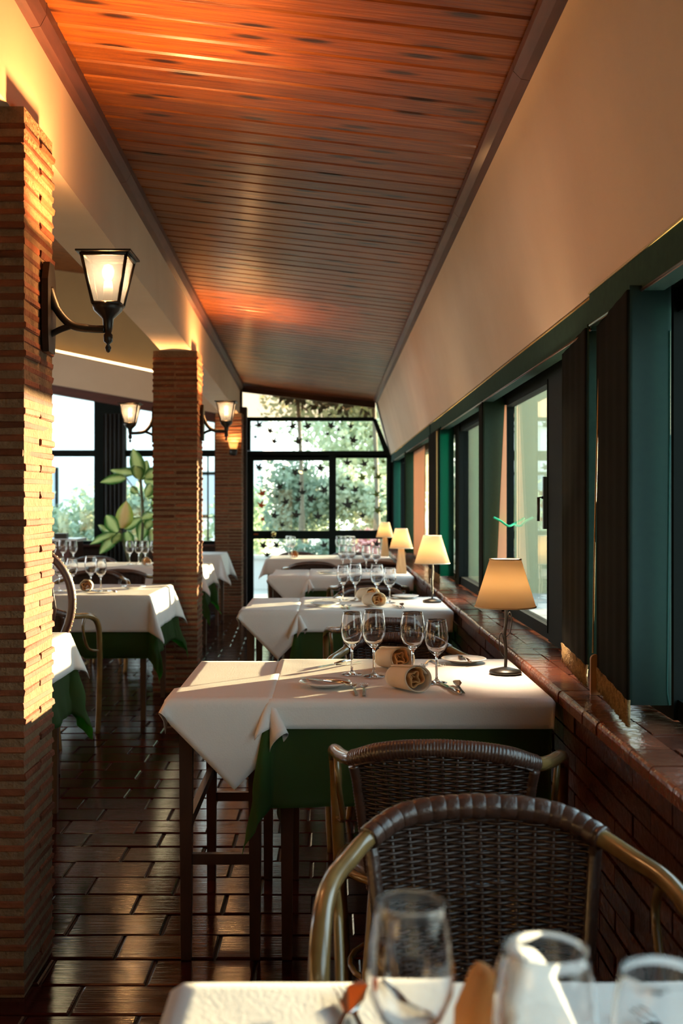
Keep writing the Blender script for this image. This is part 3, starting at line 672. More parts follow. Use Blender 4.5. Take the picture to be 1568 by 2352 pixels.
# ================= tables and cloths =================
def make_table(label, x0, x1, y0, y1, h=0.735, stretch=False):
    cx, cyy = (x0+x1)/2, (y0+y1)/2; t = thing('dining_table' if x1-x0 > .4 else 'side_table', label, 'table', (cx,cyy,0))
    w_, d = (x1-x0)/2-0.012, (y1-y0)/2-0.012
    MB().box(-w_,w_,-d,d,h-0.022,h).build('tabletop', M_leg, t)
    MB().box(-w_+.03,w_-.03,-d+.03,d-.03,h-0.09,h-0.022).build('apron', M_leg, t)
    s = 0.019; ix, iy = w_-0.03, d-0.04
    for sx in (-1,1):
        for sy in (-1,1):
            lx, ly = sx*ix, sy*iy; top = [(lx-s,ly-s),(lx+s,ly-s),(lx+s,ly+s),(lx-s,ly+s)]; k = s*0.75
            MB().hexa([(lx-k,ly-k,0),(lx+k,ly-k,0),(lx+k,ly+k,0),(lx-k,ly+k,0)], [(a,b,h-0.09) for a,b in top]).build('leg', M_leg, t)
    if stretch:
        for sy in (-1,1): MB().box(-ix,ix,sy*iy-.010,sy*iy+.010,0.27,0.30).build('stretcher', M_leg, t)
        for sx in (-1,1): MB().box(sx*ix-.010,sx*ix+.010,-iy,iy,0.36,0.39).build('stretcher', M_leg, t)
    return t
def cloth(name, label, m, x0, x1, y0, y1, z, hx, hy, cen=(0,0), rot=0.0, res=90, flare=0.03, A=0.30, seed=0, rip=0.02, group=None, rad=0.012):
    """a cloth of half sizes hx, hy (its own axes) laid over the top x0..x1, y0..y1 and hanging down"""
    cx, cyy = (x0+x1)/2, (y0+y1)/2; w_, d = (x1-x0)/2, (y1-y0)/2; ca, sa = math.cos(rot), math.sin(rot)
    nx = max(12, int(res*min(1, hx/0.7))); ny = max(12, int(res*min(1.3, hy/0.7))); vs = []
    for i in range(ny+1):
        for k in range(nx+1):
            u = -hx+2*hx*k/nx; v = -hy+2*hy*i/ny
            x = cen[0]+u*ca-v*sa; y = cen[1]+u*sa+v*ca
            qx = max(-w_, min(w_, x)); qy = max(-d, min(d, y)); ox, oy = x-qx, y-qy; L_ = math.hypot(ox, oy)
            if L_ < 1e-7:
                zz = z+0.0012*noise.noise(Vector((x*7+seed, y*7, seed))); vs.append((qx, qy, zz)); continue
            ph = math.atan2(abs(oy), abs(ox)); dx, dy = ox/L_, oy/L_
            s2 = math.sin(2*ph)
            n1 = (noise.noise(Vector((x*5+seed*3.1, y*5, seed*1.7)))*rip*2.2+noise.noise(Vector((x*12, y*12+seed, 3)))*rip)*min(1, (L_/0.28)**1.3)
            fl_ = flare+A*(abs(s2)**1.3)+n1
            th = L_/rad
            if th < PI/2: hh, vv = rad*math.sin(th), rad*(1-math.cos(th))
            else: e = L_-rad*PI/2; fl2 = max(-0.02, fl_); hh, vv = rad+e*fl2, rad+e*math.sqrt(max(0, 1-fl2*fl2))
            hh -= rad*0.0
            vs.append((qx+dx*hh, qy+dy*hh, z-vv))
    fs = [(i*(nx+1)+k, i*(nx+1)+k+1, (i+1)*(nx+1)+k+1, (i+1)*(nx+1)+k) for i in range(ny) for k in range(nx)]
    o = MB().add(vs, fs, True).build(name, m, None, (cx, cyy, 0))
    sm = o.modifiers.new('thickness', 'SOLIDIFY'); sm.thickness = 0.0016; sm.offset = 1
    return tag(o, label, 'tablecloth', group)
ZTB = 0.75
def big_table(key, x0, x1, y0, y1, wo, go, res=80, seed=0, white_only=False, wcen=(0,0), ro=0.022):
    wall = x1 > 0; gr_, wr_ = (ro, ro) if wall else (go, wo)
    make_table('dark wooden table under cloths, '+key, x0, x1, y0, y1)
    w_, d = (x1-x0)/2, (y1-y0)/2
    if not white_only: cloth('green_tablecloth', 'green undercloth hanging low on '+key, M_green, x0, x1, y0, y1, 0.742, w_+(go+gr_)/2, d+go, cen=(-(go-gr_)/2, 0), res=res, seed=seed, rip=0.05, A=0.24, flare=0.0)
    cloth('white_tablecloth', 'white top cloth on '+key, M_white, x0-.004, x1+.004, y0-.004, y1+.004, ZTB, w_+(wo+wr_)/2, d+wo, cen=(-(wo-wr_)/2, 0), res=res, seed=seed+1, rip=0.03, A=0.36, flare=0.07)
def small_table(key, y0, y1, seed=0, res=80, label_s=''):
    x0, x1 = -0.452, -0.172
    make_table('narrow side table with long dark legs beside '+key, x0, x1, y0, y1, 0.737, True)
    cloth('white_undercloth', 'flat white undercloth on side table at '+key, M_white, x0, x1, y0, y1, 0.744, 0.165, (y1-y0)/2+0.025, res=50, seed=seed, rip=0.01)
    # the square one set diagonally: a tip hangs in front
    c, s = math.cos(PI/4), math.sin(PI/4)
    d = (y1-y0)/2; tip = Vector((0.045, -(d+0.262)))
    wd, ln = 0.43, 1.02
    ax = Vector((-s, c)); ay = Vector((s, c))          # two edges leaving the tip
    cen = tip+ax*wd/2+ay*ln/2
    cloth('white_napperon', 'pointed diagonal white overcloth beside '+key, M_white, x0-.003, x1+.003, y0-.003, y1+.003, 0.7525, ln/2, wd/2, cen=(cen.x, cen.y), rot=PI/4, res=int(res*1.1), seed=seed+2, rip=0.03, A=0.55, rad=0.010)
K = {1:'the foreground table at the bottom edge', 2:'the table with the nearest lamp', 3:'the table with the second lamp', 4:'the table with the nearer wooden lamp', 5:'the farthest window table'}
TBL = {1:(0.50,1.292), 2:(3.18,3.97), 3:(5.79,6.60), 4:(8.51,9.40), 5:(11.05,11.85)}
big_table(K[1], -0.165, 0.62, *TBL[1], 0.09, 0.30, seed=1)
big_table(K[2], -0.165, 0.615, *TBL[2], 0.092, 0.30, 100, seed=5)
small_table(K[2], *TBL[2], seed=3)
big_table(K[3], -0.155, 0.615, *TBL[3], 0.12, 0.30, seed=9)
small_table(K[3], *TBL[3], seed=7)
big_table(K[4], -0.155, 0.615, *TBL[4], 0.12, 0.30, 60, seed=13)
small_table(K[4], *TBL[4], seed=11, res=60)
big_table(K[5], -0.62, 0.60, *TBL[5], 0.16, 0.30, 60, seed=17, white_only=True)
LK = {'A':'the sunlit table beside the nearest column', 'B':'the table before the middle column', 'C':'the table behind the middle column', 'E':'the farthest left room table'}
big_table(LK['A'], -1.95, -1.115, 4.0, 4.80, 0.17, 0.345, 80, seed=21)
big_table(LK['B'], -2.05, -1.075, 6.72, 7.62, 0.225, 0.37, 90, seed=26)
big_table(LK['C'], -2.5, -1.11, 9.66, 10.45, 0.20, 0.36, 60, seed=31)
big_table(LK['E'], -1.8, -1.16, 11.95, 12.65, 0.26, 0.3, 50, seed=35, white_only=True)

# ================= rattan chairs =================
FR = [(0,.24,.746),(.08,.238,.742),(.15,.225,.73),(.208,.18,.704),(.244,.10,.691),(.27,.02,.685),(.284,-.05,.67),(.29,-.11,.642),(.292,-.15,.585),(.29,-.17,.45),(.28,-.19,.2),(.27,-.2,0.0)]
def make_chair(coarse):
    t = thing('rattan_armchair', '', 'chair')
    half = spline(FR, 6); full = [Vector((-p.x,p.y,p.z)) for p in half[::-1]]+half[1:]
    MB().tube(full, 0.0165, 12).build('arm_frame', M_cane, t)
    # wrapped top rail
    seg = [p for p in full if p.z > 0.70 and abs(p.x) < 0.212]
    fine = []
    step = 0.0012 if coarse else 0.0016
    for a, b in zip(seg[:-1], seg[1:]):
        n = max(1, int((b-a).length/step)); fine += [a.lerp(b, i/n) for i in range(n)]
    fine.append(seg[-1]); L_ = 0; rr = []; pitch = 0.027 if coarse else 0.0075
    for i, p in enumerate(fine):
        if i: L_ += (p-fine[i-1]).length
        ph = (L_/pitch+(0.18*math.sin(L_*31) if coarse else 0)) % 1
        rr.append(0.0205+(0.0022*(math.sin(PI*ph)**0.45) if coarse else 0.0016*math.sin(PI*ph)) )
    MB().tube(fine, rr, 14).build('wrapped_rail', M_wrap, t)
    # woven back
    def pt(s, z, o=0.0):
        x = s*(0.165+0.035*(z-0.40)/0.33); k = abs(x)
        y = 0.245-0.9*k*k*1.0-0.07*(0.70-z)/0.3; zt = 0.735-0.9*k*k
        return Vector((x, y+o, min(z, zt)))
    wv = MB(); ns = 13; rows = 58
    for i in range(ns):
        s = -1+2*i/(ns-1); wv.tube([pt(s, 0.40+0.335*k/8, 0) for k in range(9)], 0.0035, 5)
    for r in range(rows):
        z = 0.41+0.325*r/rows; pts = []
        for k in range((ns-1)*4+1):
            s = -1+2*k/((ns-1)*4); o_ = 0.0052*math.cos(PI*k/4+(PI if r % 2 else 0))
            p = pt(s, z, o_); p.z = min(p.z, 0.733-0.9*p.x*p.x)
            pts.append(p)
        wv.tube(pts, 0.0031, 4, False)
    tag(wv.build('woven_back', M_rattan, t))
    for sx in (-1, 1):
        pts = [pt(sx*1.03, 0.39+0.33*k/6) for k in range(7)]; f2 = []
        for a, b in zip(pts[:-1], pts[1:]): f2 += [a.lerp(b, i/14) for i in range(14)]
        MB().tube(f2, [0.0125+0.0015*(i % 2) for i in range(len(f2))], 8).build('back_post', M_wrap, t)
        MB().tube(spline([(sx*0.16,0.19,0.41),(sx*0.175,0.215,0.2),(sx*0.2,0.235,0.0)]), 0.0135, 8).build('rear_leg', M_cane, t)
        MB().tube(spline([(sx*0.288,-0.165,0.47),(sx*0.262,-0.05,0.50),(sx*0.262,0.04,0.61),(sx*0.268,0.03,0.675)]), 0.008, 8).build('arm_brace', M_cane, t)
    st = MB(); st.lathe([(0,0.405),(0.19,0.405),(0.235,0.415),(0.25,0.43),(0.235,0.445),(0.15,0.452),(0,0.453)], 28, (0,0.0,0)); st.build('seat', M_rattan, t)
    ring = [(0.262*math.cos(a), 0.23*math.sin(a), 0.418) for a in [2*PI*k/28 for k in range(29)]]; MB().tube(ring, 0.0115, 8, False).build('seat_ring', M_cane, t)
    ring = [(0.235*math.cos(a), 0.20*math.sin(a)+.015, 0.17) for a in [2*PI*k/28 for k in range(29)]]; MB().tube(ring, 0.008, 8, False).build('stretcher_ring', M_cane, t)
    return t
CH1 = Proto(lambda: make_chair(True)); CH = Proto(lambda: make_chair(False))
G = 'rattan armchairs'
CH1.put((0.275,1.83,0), 0, 'nearest rattan armchair with open weave back and cane arms, facing the foreground table')
CH.put((0.285,2.79,0), PI-0.13, 'dark rattan armchair seen from behind, pushed to the window table with the nearest lamp')
CH.put((0.275,4.42,0), 0.0, 'rattan armchair facing us across the table with the nearest lamp')
CH.put((0.27,5.52,0), PI, 'rattan armchair seen from behind at the table with the second lamp')
CH.put((0.27,7.05,0), 0.05, 'rattan armchair facing us across the table with the second lamp')
CH.put((0.28,8.22,0), PI, 'rattan armchair seen from behind at the table with the nearer wooden lamp')
CH.put((0.25,9.85,0), 0, 'rattan armchair facing us across the table with the nearer wooden lamp')
CH.put((-0.16,10.60,0), PI, 'brown rattan armchair seen from behind at the left of the farthest window table')
CH.put((0.43,10.66,0), PI, 'brown rattan armchair seen from behind at the right of the farthest window table')
CH.put((-0.36,12.2,0), 0, 'rattan armchair with its back to the glass door, left one')
CH.put((0.22,12.2,0), 0, 'rattan armchair with its back to the glass door, right one')
CH.put((-1.60,6.22,0), PI-0.1, 'rattan armchair with gleaming cane arm between the two nearer left room tables')
CH.put((-1.86,8.85,0), 0.1, 'orange-lit rattan armchair behind the left room table, nearer one')
CH.put((-1.74,9.42,0), PI+0.1, 'orange-lit rattan armchair with golden cane arm, farther one')
CH.put((-2.35,11.1,0), 0, 'dim rattan armchair behind the farthest glasses in the left room')
# dark bentwood chair
t = thing('bentwood_chair', 'dark red high oval-backed chair with a row of brass nails', 'chair', (-1.50,5.33,0), 0.15)
ov = [(0.31*math.sin(a)*(1.0-0.22*(1-math.cos(a))/2), 0.02-0.10*math.cos(a)*.5, 0.80-(-0.31*math.cos(a))) for a in [2*PI*k/48 for k in range(49)]]
MB().tube(ov, 0.020, 10, False).build('oval_back_frame', M_bent, t)
mb = MB()
for k in range(0, 96):
    a = 2*PI*k/96; p = (0.33*math.sin(a)*(1.0-0.22*(1-math.cos(a))/2), 0.0-0.10*math.cos(a)*.5, 0.80+0.33*math.cos(a)); mb.lathe([(0,-.004),(.004,0),(0,.004)], 5, p)
tag(mb.build('nail_trim', M_brass, t), kind='stuff')
mb = MB(); 
for k in range(-2,3): mb.tube([(k*0.08,0.03,0.53),(k*0.10,0.0,0.80),(k*0.08,-0.03,1.06)], 0.007, 6)
mb.build('back_spindle', M_bent, t)
MB().lathe([(0,0.44),(0.22,0.44),(0.235,0.46),(0.22,0.485),(0,0.49)], 24, (0,-0.2,0)).build('seat', M_bent, t)
for sx in (-1,1):
    MB().tube([(sx*0.17,0.02,0.56),(sx*0.18,0.03,0.45),(sx*0.2,0.07,0)], 0.018, 8).build('rear_leg', M_bent, t)
    MB().tube([(sx*0.17,-0.37,0.45),(sx*0.19,-0.39,0)], [0.02,0.014], 8).build('front_leg', M_bent, t)

# ================= table lamps =================
def shade(t, z0, z1, r0, r1):
    MB().lathe([(r0,z0),(r1,z1),(r1-0.0015,z1),(r0-0.0015,z0)], 36, close=True).build('lamp_shade', M_shade, t)
    for r, z in ((r0,z0),(r1,z1)): MB().lathe([(r-.002,z-.002),(r+.0015,z-.002),(r+.0015,z+.002),(r-.002,z+.002)], 36, close=True).build('shade_binding', M_napkin, t)
def make_metal_lamp():
    t = thing('table_lamp', '', 'lamp')
    MB().lathe([(0,0),(0.050,0),(0.054,0.006),(0.050,0.012),(0.025,0.018),(0.010,0.022),(0,0.022)], 10).build('base', M_iron, t)
    MB().tube(spline([(0,0,0.018),(0.002,0,0.07),(-0.002,0,0.13),(0.003,0,0.18),(0,0,0.29)]), 0.0055, 8).build('stem', M_iron, t)
    for sx, z in ((-1,0.05),(1,0.115)):
        MB().tube(spline([(0,0,z),(sx*0.016,0,z+0.02),(sx*0.021,0,z+0.06),(sx*0.014,0,z+0.082),(sx*0.007,0,z+0.06),(0.0,0,z+0.03)]), 0.0018, 6).build('wire_tendril', M_iron, t)
    shade(t, 0.215, 0.366, 0.097, 0.050)
    MB().lathe([(0.01,0.26),(0.018,0.28),(0.018,0.30),(0.008,0.315),(0,0.317)], 12).build('bulb', M_bulb, t)
    light_at(t, (0,0,0.29), 19.0, (1.0,0.72,0.46), 0.025); return t
def make_wood_lamp():
    t = thing('wooden_table_lamp', '', 'lamp')
    MB().lathe([(0.052,0),(0.052,0.01),(0.028,0.20),(0.020,0.205)], 4, ang=PI/4, smooth=False).build('pyramid_base', M_lbase, t)
    MB().tube([(0,0,0.2),(0,0,0.25)], 0.006, 8).build('stem', M_brass, t)
    shade(t, 0.195, 0.345, 0.090, 0.048)
    MB().lathe([(0.01,0.24),(0.018,0.26),(0.018,0.28),(0.008,0.295),(0,0.297)], 12).build('bulb', M_bulb, t)
    light_at(t, (0,0,0.27), 14.0, (1.0,0.68,0.38), 0.025); return t
LM = Proto(make_metal_lamp); LW = Proto(make_wood_lamp)
ZS = 0.7535
LM.put((0.56,3.62,ZS), 0.2, 'nearest lit table lamp with twisted black metal stem on the white cloth')
L2_ = LM.put((0.56,6.22,ZS), 1.0, 'second lit table lamp with black metal stem on the white cloth')
for ch in LM.o.children:
    if ch.type == 'LIGHT': ch.data = ch.data.copy(); ch.data.energy = 34.0; ch.data.color = (1.0,0.76,0.52)      # a stronger bulb in the nearest lamp
LW.put((0.552,8.80,ZS), 0.1, 'nearer lit table lamp with a wooden pyramid base')
LW.put((0.56,11.6,ZS), 0.1, 'farthest lit table lamp with a wooden pyramid base')

# ================= tableware =================
def make_glass(seg=28):
    t = thing('wine_glass', '', 'glass')
    o = [(0.0,0.0),(0.0325,0.0),(0.0338,0.0002),(0.0345,0.0012),(0.0338,0.0022),(0.028,0.0035),(0.010,0.007),(0.0045,0.014),(0.0036,0.03),(0.0036,0.075),(0.0052,0.088),(0.014,0.096),(0.0270,0.110),(0.0355,0.130),(0.0375,0.150),(0.0355,0.175),(0.0315,0.200),(0.0301,0.2088),(0.0299,0.2094),(0.0297,0.2096)]
    i = [(0.0293,0.2096),(0.0291,0.2094),(0.0290,0.2088),(0.0303,0.200),(0.0343,0.175),(0.0363,0.150),(0.0343,0.131),(0.026,0.1125),(0.0135,0.0995),(0.0,0.0965)]
    MB().lathe(o+i, seg).build('glass_body', M_wine, t); return t
GL = Proto(make_glass)
def one_piece(make):
    t = make(); return t
def glassset(key, pts, names):
    for (x, y, s), nm_ in zip(pts, names):
        GL.put((x, y, ZS+0.001), random.uniform(0,6), nm_+' '+key, None, s)
gp = [(0.069,3.60,(.96,.96,.95)),(0.137,3.557,(1.0,1.0,1.0)),(0.256,3.52,(1.04,1.04,.985)),(0.322,3.43,(.95,.95,.92))]
nm4 = ['leftmost of the four wine glasses on', 'second from left of the four wine glasses on', 'third from left, widest wine glass on', 'rightmost, shorter wine glass on']
glassset(K[2], gp, nm4)
glassset(K[3], [(x+0.003, y+2.75, s) for x, y, s in gp], nm4)
glassset(K[4], [(0.10,8.98,1),(0.165,8.96,1),(0.285,8.95,1),(0.36,8.86,.95)], nm4)
glassset(K[5], [(-0.42,11.5,1),(-0.38,11.35,1),(0.09,11.5,1),(0.13,11.4,1),(0.175,11.5,1),(0.22,11.4,1)],
         ['rear one of the left pair of wine glasses on','front one of the left pair of wine glasses on','first of the four clustered wine glasses on','second of the four clustered wine glasses on','third of the four clustered wine glasses on','last of the four clustered wine glasses on'])
glassset(K[1], [((943-VX)*.965/F,0.965,(1.0,1.0,.98)),((1252-VX)*.875/F,0.875,(1.09,1.09,.965)),((1520-VX)*.83/F,0.83,(1.0,1.0,.965))],
         ['left blurred wine glass on','middle, widest blurred wine glass on','right blurred wine glass cut by the frame on'])
glassset(LK['B'], [(-1.67,6.98,1),(-1.60,7.02,.97),(-1.49,7.05,1.03),(-1.41,6.96,.98)], nm4)
glassset(LK['C'], [(-1.77,10.0,1),(-1.70,10.05,1),(-1.63,9.98,1),(-1.565,10.08,1),(-2.36,10.0,1.05),(-2.28,10.05,1.0),(-2.44,9.95,1)],
         ['leftmost of the four sparkling wine glasses on','second of the four sparkling wine glasses on','third of the four sparkling wine glasses on','rightmost of the four sparkling wine glasses on','middle of three dim wine glasses on','right one of three dim wine glasses on','left one of three dim wine glasses on'])
# napkin rolls: a spiral of cloth
def make_napkin():
    t = thing('rolled_napkin', '', 'napkin'); Ln = 0.125; zc_ = 0.040
    def sheet(a0, a1, n, rf, yo, m_=10, sq=1.0):
        vs = []
        for i in range(n+1):
            a = a0+(a1-a0)*i/n
            for k in range(m_+1):
                u = k/m_; r = rf(i/n, a)*(1.0-0.12*u); y = -Ln/2+Ln*u+yo(i/n)*(1-u)
                vs.append((r*math.cos(a)*1.06, y, zc_-0.008*u+r*math.sin(a)*0.98*sq))
        return vs, [(i*(m_+1)+k, i*(m_+1)+k+1, (i+1)*(m_+1)+k+1, (i+1)*(m_+1)+k) for i in range(n) for k in range(m_)]
    vs, fs = sheet(0.4, 0.4+2*PI*1.25, 56, lambda q, a: 0.0325+0.0065*q, lambda q: 0.012*math.sin(q*7))
    o = MB().add(vs, fs, True).build('napkin_cloth', M_napkin, t); s_ = o.modifiers.new('thickness', 'SOLIDIFY'); s_.thickness = 0.003; s_.offset = 0
    vs, fs = sheet(1.0, 1.0+2*PI*2.1, 90, lambda q, a: 0.006+0.024*q+0.0042*math.sin(a*3.3+q*6), lambda q: 0.014*(1-q)+0.006*math.sin(q*17)+0.006)
    o = MB().add(vs, fs, True).build('napkin_lining', M_napin, t); s_ = o.modifiers.new('thickness', 'SOLIDIFY'); s_.thickness = 0.0035; s_.offset = 0
    return t
NP = Proto(make_napkin)
NP.put((0.222,3.31,ZS), 0.50, 'front rolled cream napkin on '+K[2])
NP.put((0.205,3.73,ZS), 0.50, 'rear rolled cream napkin on '+K[2])
NP.put((0.225,5.98,ZS), 0.45, 'front rolled cream napkin on '+K[3])
NP.put((0.205,6.32,ZS), 0.5, 'rear rolled cream napkin on '+K[3])
NP.put((-1.50,6.98,ZS), 0.1, 'glowing rolled napkin on '+LK['B'])
NP.put((-1.60,9.86,ZS), 0.1, 'rolled napkin on '+LK['C'])
NP.put((-0.36,11.2,ZS), 0.1, 'rolled napkin on '+K[5])
# standing folded napkin in the foreground
t = thing('folded_napkin', 'blurred cream and tan folded napkin standing in the foreground', 'napkin', (0.175,0.98,ZS), 0.3)
for nm_, mm, q in (('napkin_front', M_white, [(-0.03,-0.05,0),(0.075,-0.035,0),(0.06,-0.01,0.05),(0.02,0.0,0.145),(-0.012,0.0,0.155),(-0.034,-0.01,0.12)]), ('napkin_fold', M_napin, [(-0.07,-0.01,0),(0.0,-0.04,0),(-0.012,0.0,0.12),(-0.035,0.01,0.142),(-0.055,0.015,0.095)])):
    o = MB().prism(q, (0.004,0.045,0.0)).build(nm_, mm, t); s = o.modifiers.new('soft', 'BEVEL'); s.width = 0.012; s.segments = 4
# plates
def make_plate():
    t = thing('side_plate', '', 'plate')
    MB().lathe([(0,0.004),(0.045,0.004),(0.052,0.008),(0.075,0.015),(0.078,0.0165),(0.075,0.0185),(0.052,0.0115),(0.044,0.0075),(0,0.0075)], 36).build('plate_rim', M_china, t); return t
PL = Proto(make_plate)
for (x, y, l) in ((-0.015,3.36,'white side plate at the left front of '+K[2]), (0.455,3.86,'white side plate beside the lamp on '+K[2]), (-0.03,6.0,'white side plate at the left front of '+K[3]), (0.43,6.48,'white side plate beside the lamp on '+K[3]),
                  (-0.03,8.75,'white side plate on '+K[4]), (-1.25,7.2,'white side plate at the right of '+LK['B'])):
    PL.put((x, y, ZS), 0, l)
# cutlery
def cut_fork():
    t = thing('fork', '', 'fork'); mb = MB()
    mb.prism([(-0.0045,-0.09,0),(0.0045,-0.09,0),(0.003,-0.02,0.003),(0.0025,0.03,0.003),(-0.0025,0.03,0.003),(-0.003,-0.02,0.003)], (0,0,0.003)); mb.build('handle', M_silver, t)
    mb = MB(); mb.prism([(-0.0025,0.03,0.003),(0.0025,0.03,0.003),(0.011,0.045,0.006),(0.012,0.055,0.007),(-0.012,0.055,0.007),(-0.011,0.045,0.006)], (0,0,0.002))
    for k in range(4): x = -0.0105+0.007*k; mb.tube([(x,0.054,0.008),(x,0.075,0.010),(x*.95,0.098,0.007)], [0.0014,0.0013,0.0008], 5)
    mb.build('tines', M_silver, t); return t
def cut_knife():
    t = thing('knife', '', 'knife'); MB().tube([(0,-0.09,0.005),(0,-0.05,0.006),(0,0.01,0.005)], [0.005,0.006,0.004], 8).build('handle', M_silver, t)
    MB().prism([(-0.004,0.01,0.003),(0.007,0.015,0.003),(0.010,0.06,0.003),(0.005,0.105,0.003),(-0.004,0.10,0.003)], (0,0,0.0015)).build('blade', M_silver, t); return t
def cut_spoon():
    t = thing('fish_knife', '', 'knife'); MB().prism([(-0.006,-0.085,0),(0.006,-0.085,0),(0.003,-0.03,0.003),(0.0025,0.02,0.005),(-0.0025,0.02,0.005),(-0.003,-0.03,0.003)], (0,0,0.003)).build('handle', M_silver, t)
    MB().prism([(-0.003,0.02,0.004),(0.003,0.02,0.004),(0.014,0.045,0.010),(0.012,0.075,0.014),(0.0,0.09,0.012),(-0.010,0.07,0.012),(-0.011,0.04,0.009)], (0,0,0.0015)).build('blade', M_silver, t); return t
FK, KN, FS = Proto(cut_fork), Proto(cut_knife), Proto(cut_spoon)
for kk, dy in ((2, 0.0), (3, 2.62)):
    k_ = K[kk]
    FK.put((0.070,3.30+dy,ZS), 0.05, 'left fork lying beside the front plate on '+k_)
    FK.put((0.098,3.285+dy,ZS), -0.03, 'right fork lying beside the front plate on '+k_)
    KN.put((0.352,3.31+dy,ZS), 0.22, 'table knife lying right of the napkins on '+k_)
    FS.put((0.378,3.32+dy,ZS), 0.02, 'broad-bladed fish knife right of the napkins on '+k_)
    FK.put((0.325,3.83+dy,ZS), PI-0.2, 'far side left fork behind the rightmost glass on '+k_)
    FK.put((0.360,3.85+dy,ZS), PI+0.15, 'far side right fork behind the rightmost glass on '+k_)
    KN.put((0.020,3.82+dy,ZS), PI-0.6, 'far side knife at the left of the glasses on '+k_)
    FS.put((0.062,3.80+dy,ZS), PI-0.5, 'far side fish knife behind the leftmost glass on '+k_)
KN.put((0.455,3.86,ZS+0.013), 0.12, 'small knife resting on the plate beside the nearest lamp')
KN.put((-0.01,3.36,ZS+0.013), 0.9, 'small knife resting on the front left plate of the nearest lamp table')
FK.put((0.032,1.17,ZS), 0.2, 'blurred fork lying at the left of the foreground glasses')
FS.put((0.012,1.18,ZS), -0.25, 'blurred fish knife lying at the far left of the foreground table')
KN.put((0.085,1.18,ZS), 0.35, 'blurred knife handle beside the left foreground glass')
FK.put((0.345,1.12,ZS), 0.3, 'blurred fork between the middle and right foreground glasses')
for kk, (x, y) in enumerate(((-1.36,6.95),(-1.75,7.0),(-1.2,9.9))): KN.put((x, y, ZS), 0.7, ['knife catching the light right of the glasses on '+LK['B'], 'knife at the left of '+LK['B'], 'knife on '+LK['C']][kk])

# ================= plant =================
base = P(312,1290,12.35); t = thing('dieffenbachia_plant', 'tall leafy plant with variegated green leaves in front of the left windows', 'plant', (base.x, 12.35, 0))
B0 = Vector(t.location)
def leaf(p0, p1, w_, m, bend=0.25, twist=0.0):
    p0 = Vector(p0)-B0; p1 = Vector(p1)-B0; d = p1-p0; L_ = d.length; d.normalize()
    side = d.cross(Vector((0, math.cos(twist), math.sin(twist)))).normalized(); nrm = side.cross(d); vs = []; ed = []; n = 12
    for i in range(n+1):
        u = i/n; ww = w_*(math.sin(PI*min(1, u*0.93+0.07))**0.75)*(1-u*0.25); c = p0+d*L_*u-nrm*bend*L_*u*u*0.5-Vector((0,0,1))*bend*L_*u*u*0.25
        for k in range(-3, 4):
            s = k/3; vs.append(c+side*ww*s-nrm*abs(s)*ww*-0.35+nrm*0.006*math.sin(u*14+s*2)); ed.append(abs(s))
    fs = [(i*7+k, i*7+k+1, (i+1)*7+k+1, (i+1)*7+k) for i in range(n) for k in range(6)]
    o = MB().add(vs, fs, True).build('leaf', m, t); a = o.data.attributes.new('edge', 'FLOAT', 'POINT'); a.data.foreach_set('value', ed)
    return o
lv = [((322,1098),(306,1026),15),((321,1100),(337,1056),15),((318,1102),(312,1062),13),((308,1085),(256,1080),11),((288,1098),(230,1104),10),((334,1098),(376,1078),14),((330,1102),(368,1112),10),((333,1140),(350,1106),11),((338,1142),(372,1128),9),
      ((281,1213),(291,1148),17,'y'),((270,1222),(241,1178),14),((284,1213),(324,1187),11),((262,1226),(204,1246),9),((266,1226),(229,1270),12),((262,1222),(227,1206),10),((326,1192),(358,1176),10),((332,1196),(321,1242),13),((346,1216),(362,1268),12),
      ((275,1224),(258,1250),10),((290,1222),(300,1255),11),((335,1215),(350,1190),10),((300,1120),(318,1132),8),((350,1150),(372,1170),10)]
for i, L0 in enumerate(lv):
    yy = 12.3+0.18*math.sin(i*2.4); leaf(P(*L0[0], 12.3), P(*L0[1], yy), L0[2]*1.35*12.3/F, M_leafy if len(L0) > 3 else M_leaf, 0.2, 0.5*math.sin(i*1.7))
for pts in ([(322,1096),(326,1150),(328,1200),(322,1300)], [(275,1216),(285,1250),(300,1300)], [(335,1195),(345,1230),(330,1300)]):
    MB().tube(spline([P(a, b, 12.33)-B0 for a, b in pts]), 0.016, 8).build('stem', M_stem, t)
for a, b in (((290,1098),(322,1140)),((308,1086),(322,1105)),((334,1140),(325,1165)),((265,1225),(285,1250)),((350,1160),(328,1190))):
    MB().tube([P(*a, 12.31)-B0, P(*b, 12.33)-B0], 0.006, 6).build('leaf_stalk', M_stem, t)
MB().lathe([(0,0),(0.14,0),(0.16,0.02),(0.20,0.38),(0.21,0.40),(0.19,0.40),(0.18,0.36)], 24).build('pot', M_pot, t)
MB().lathe([(0.02,0.361),(0.185,0.365)], 20).build('soil', M_soil, t)
# the pot stands on a low stool so that the stems rise behind the tables
# sideboard at far left
t = thing('sideboard', 'dark sideboard with white top under the far left window', 'sideboard', (-3.3,12.95,0))
zt = 0.895
MB().box(-0.9,0.42,-0.2,0.25,0.02,zt-.03).build('cabinet_body', M_leg, t)
MB().box(-0.93,0.46,-0.23,0.28,zt-.03,zt).build('white_top', M_wtop, t)
for i in range(3):
    d = MB().box(-0.86+0.42*i,-0.47+0.42*i,-0.215,-0.2,0.08,zt-.07).build('cabinet_door', M_darkwood, t)
    MB().lathe([(0,-.012),(.012,0),(0,.012)], 10, (-0.52+0.42*i,-0.225,0.55)).build('door_knob', M_brass, d)
t = thing('card_terminal', 'small black box standing on the sideboard', 'box', tuple(P(141,1236,12.85).xy)+(zt,))
MB().box(-.07,.07,-.05,.05,0,.06).build('casing', M_black, t); MB().box(-.055,.055,-.052,-.05,.01,.05).build('front_panel', M_iron, t)

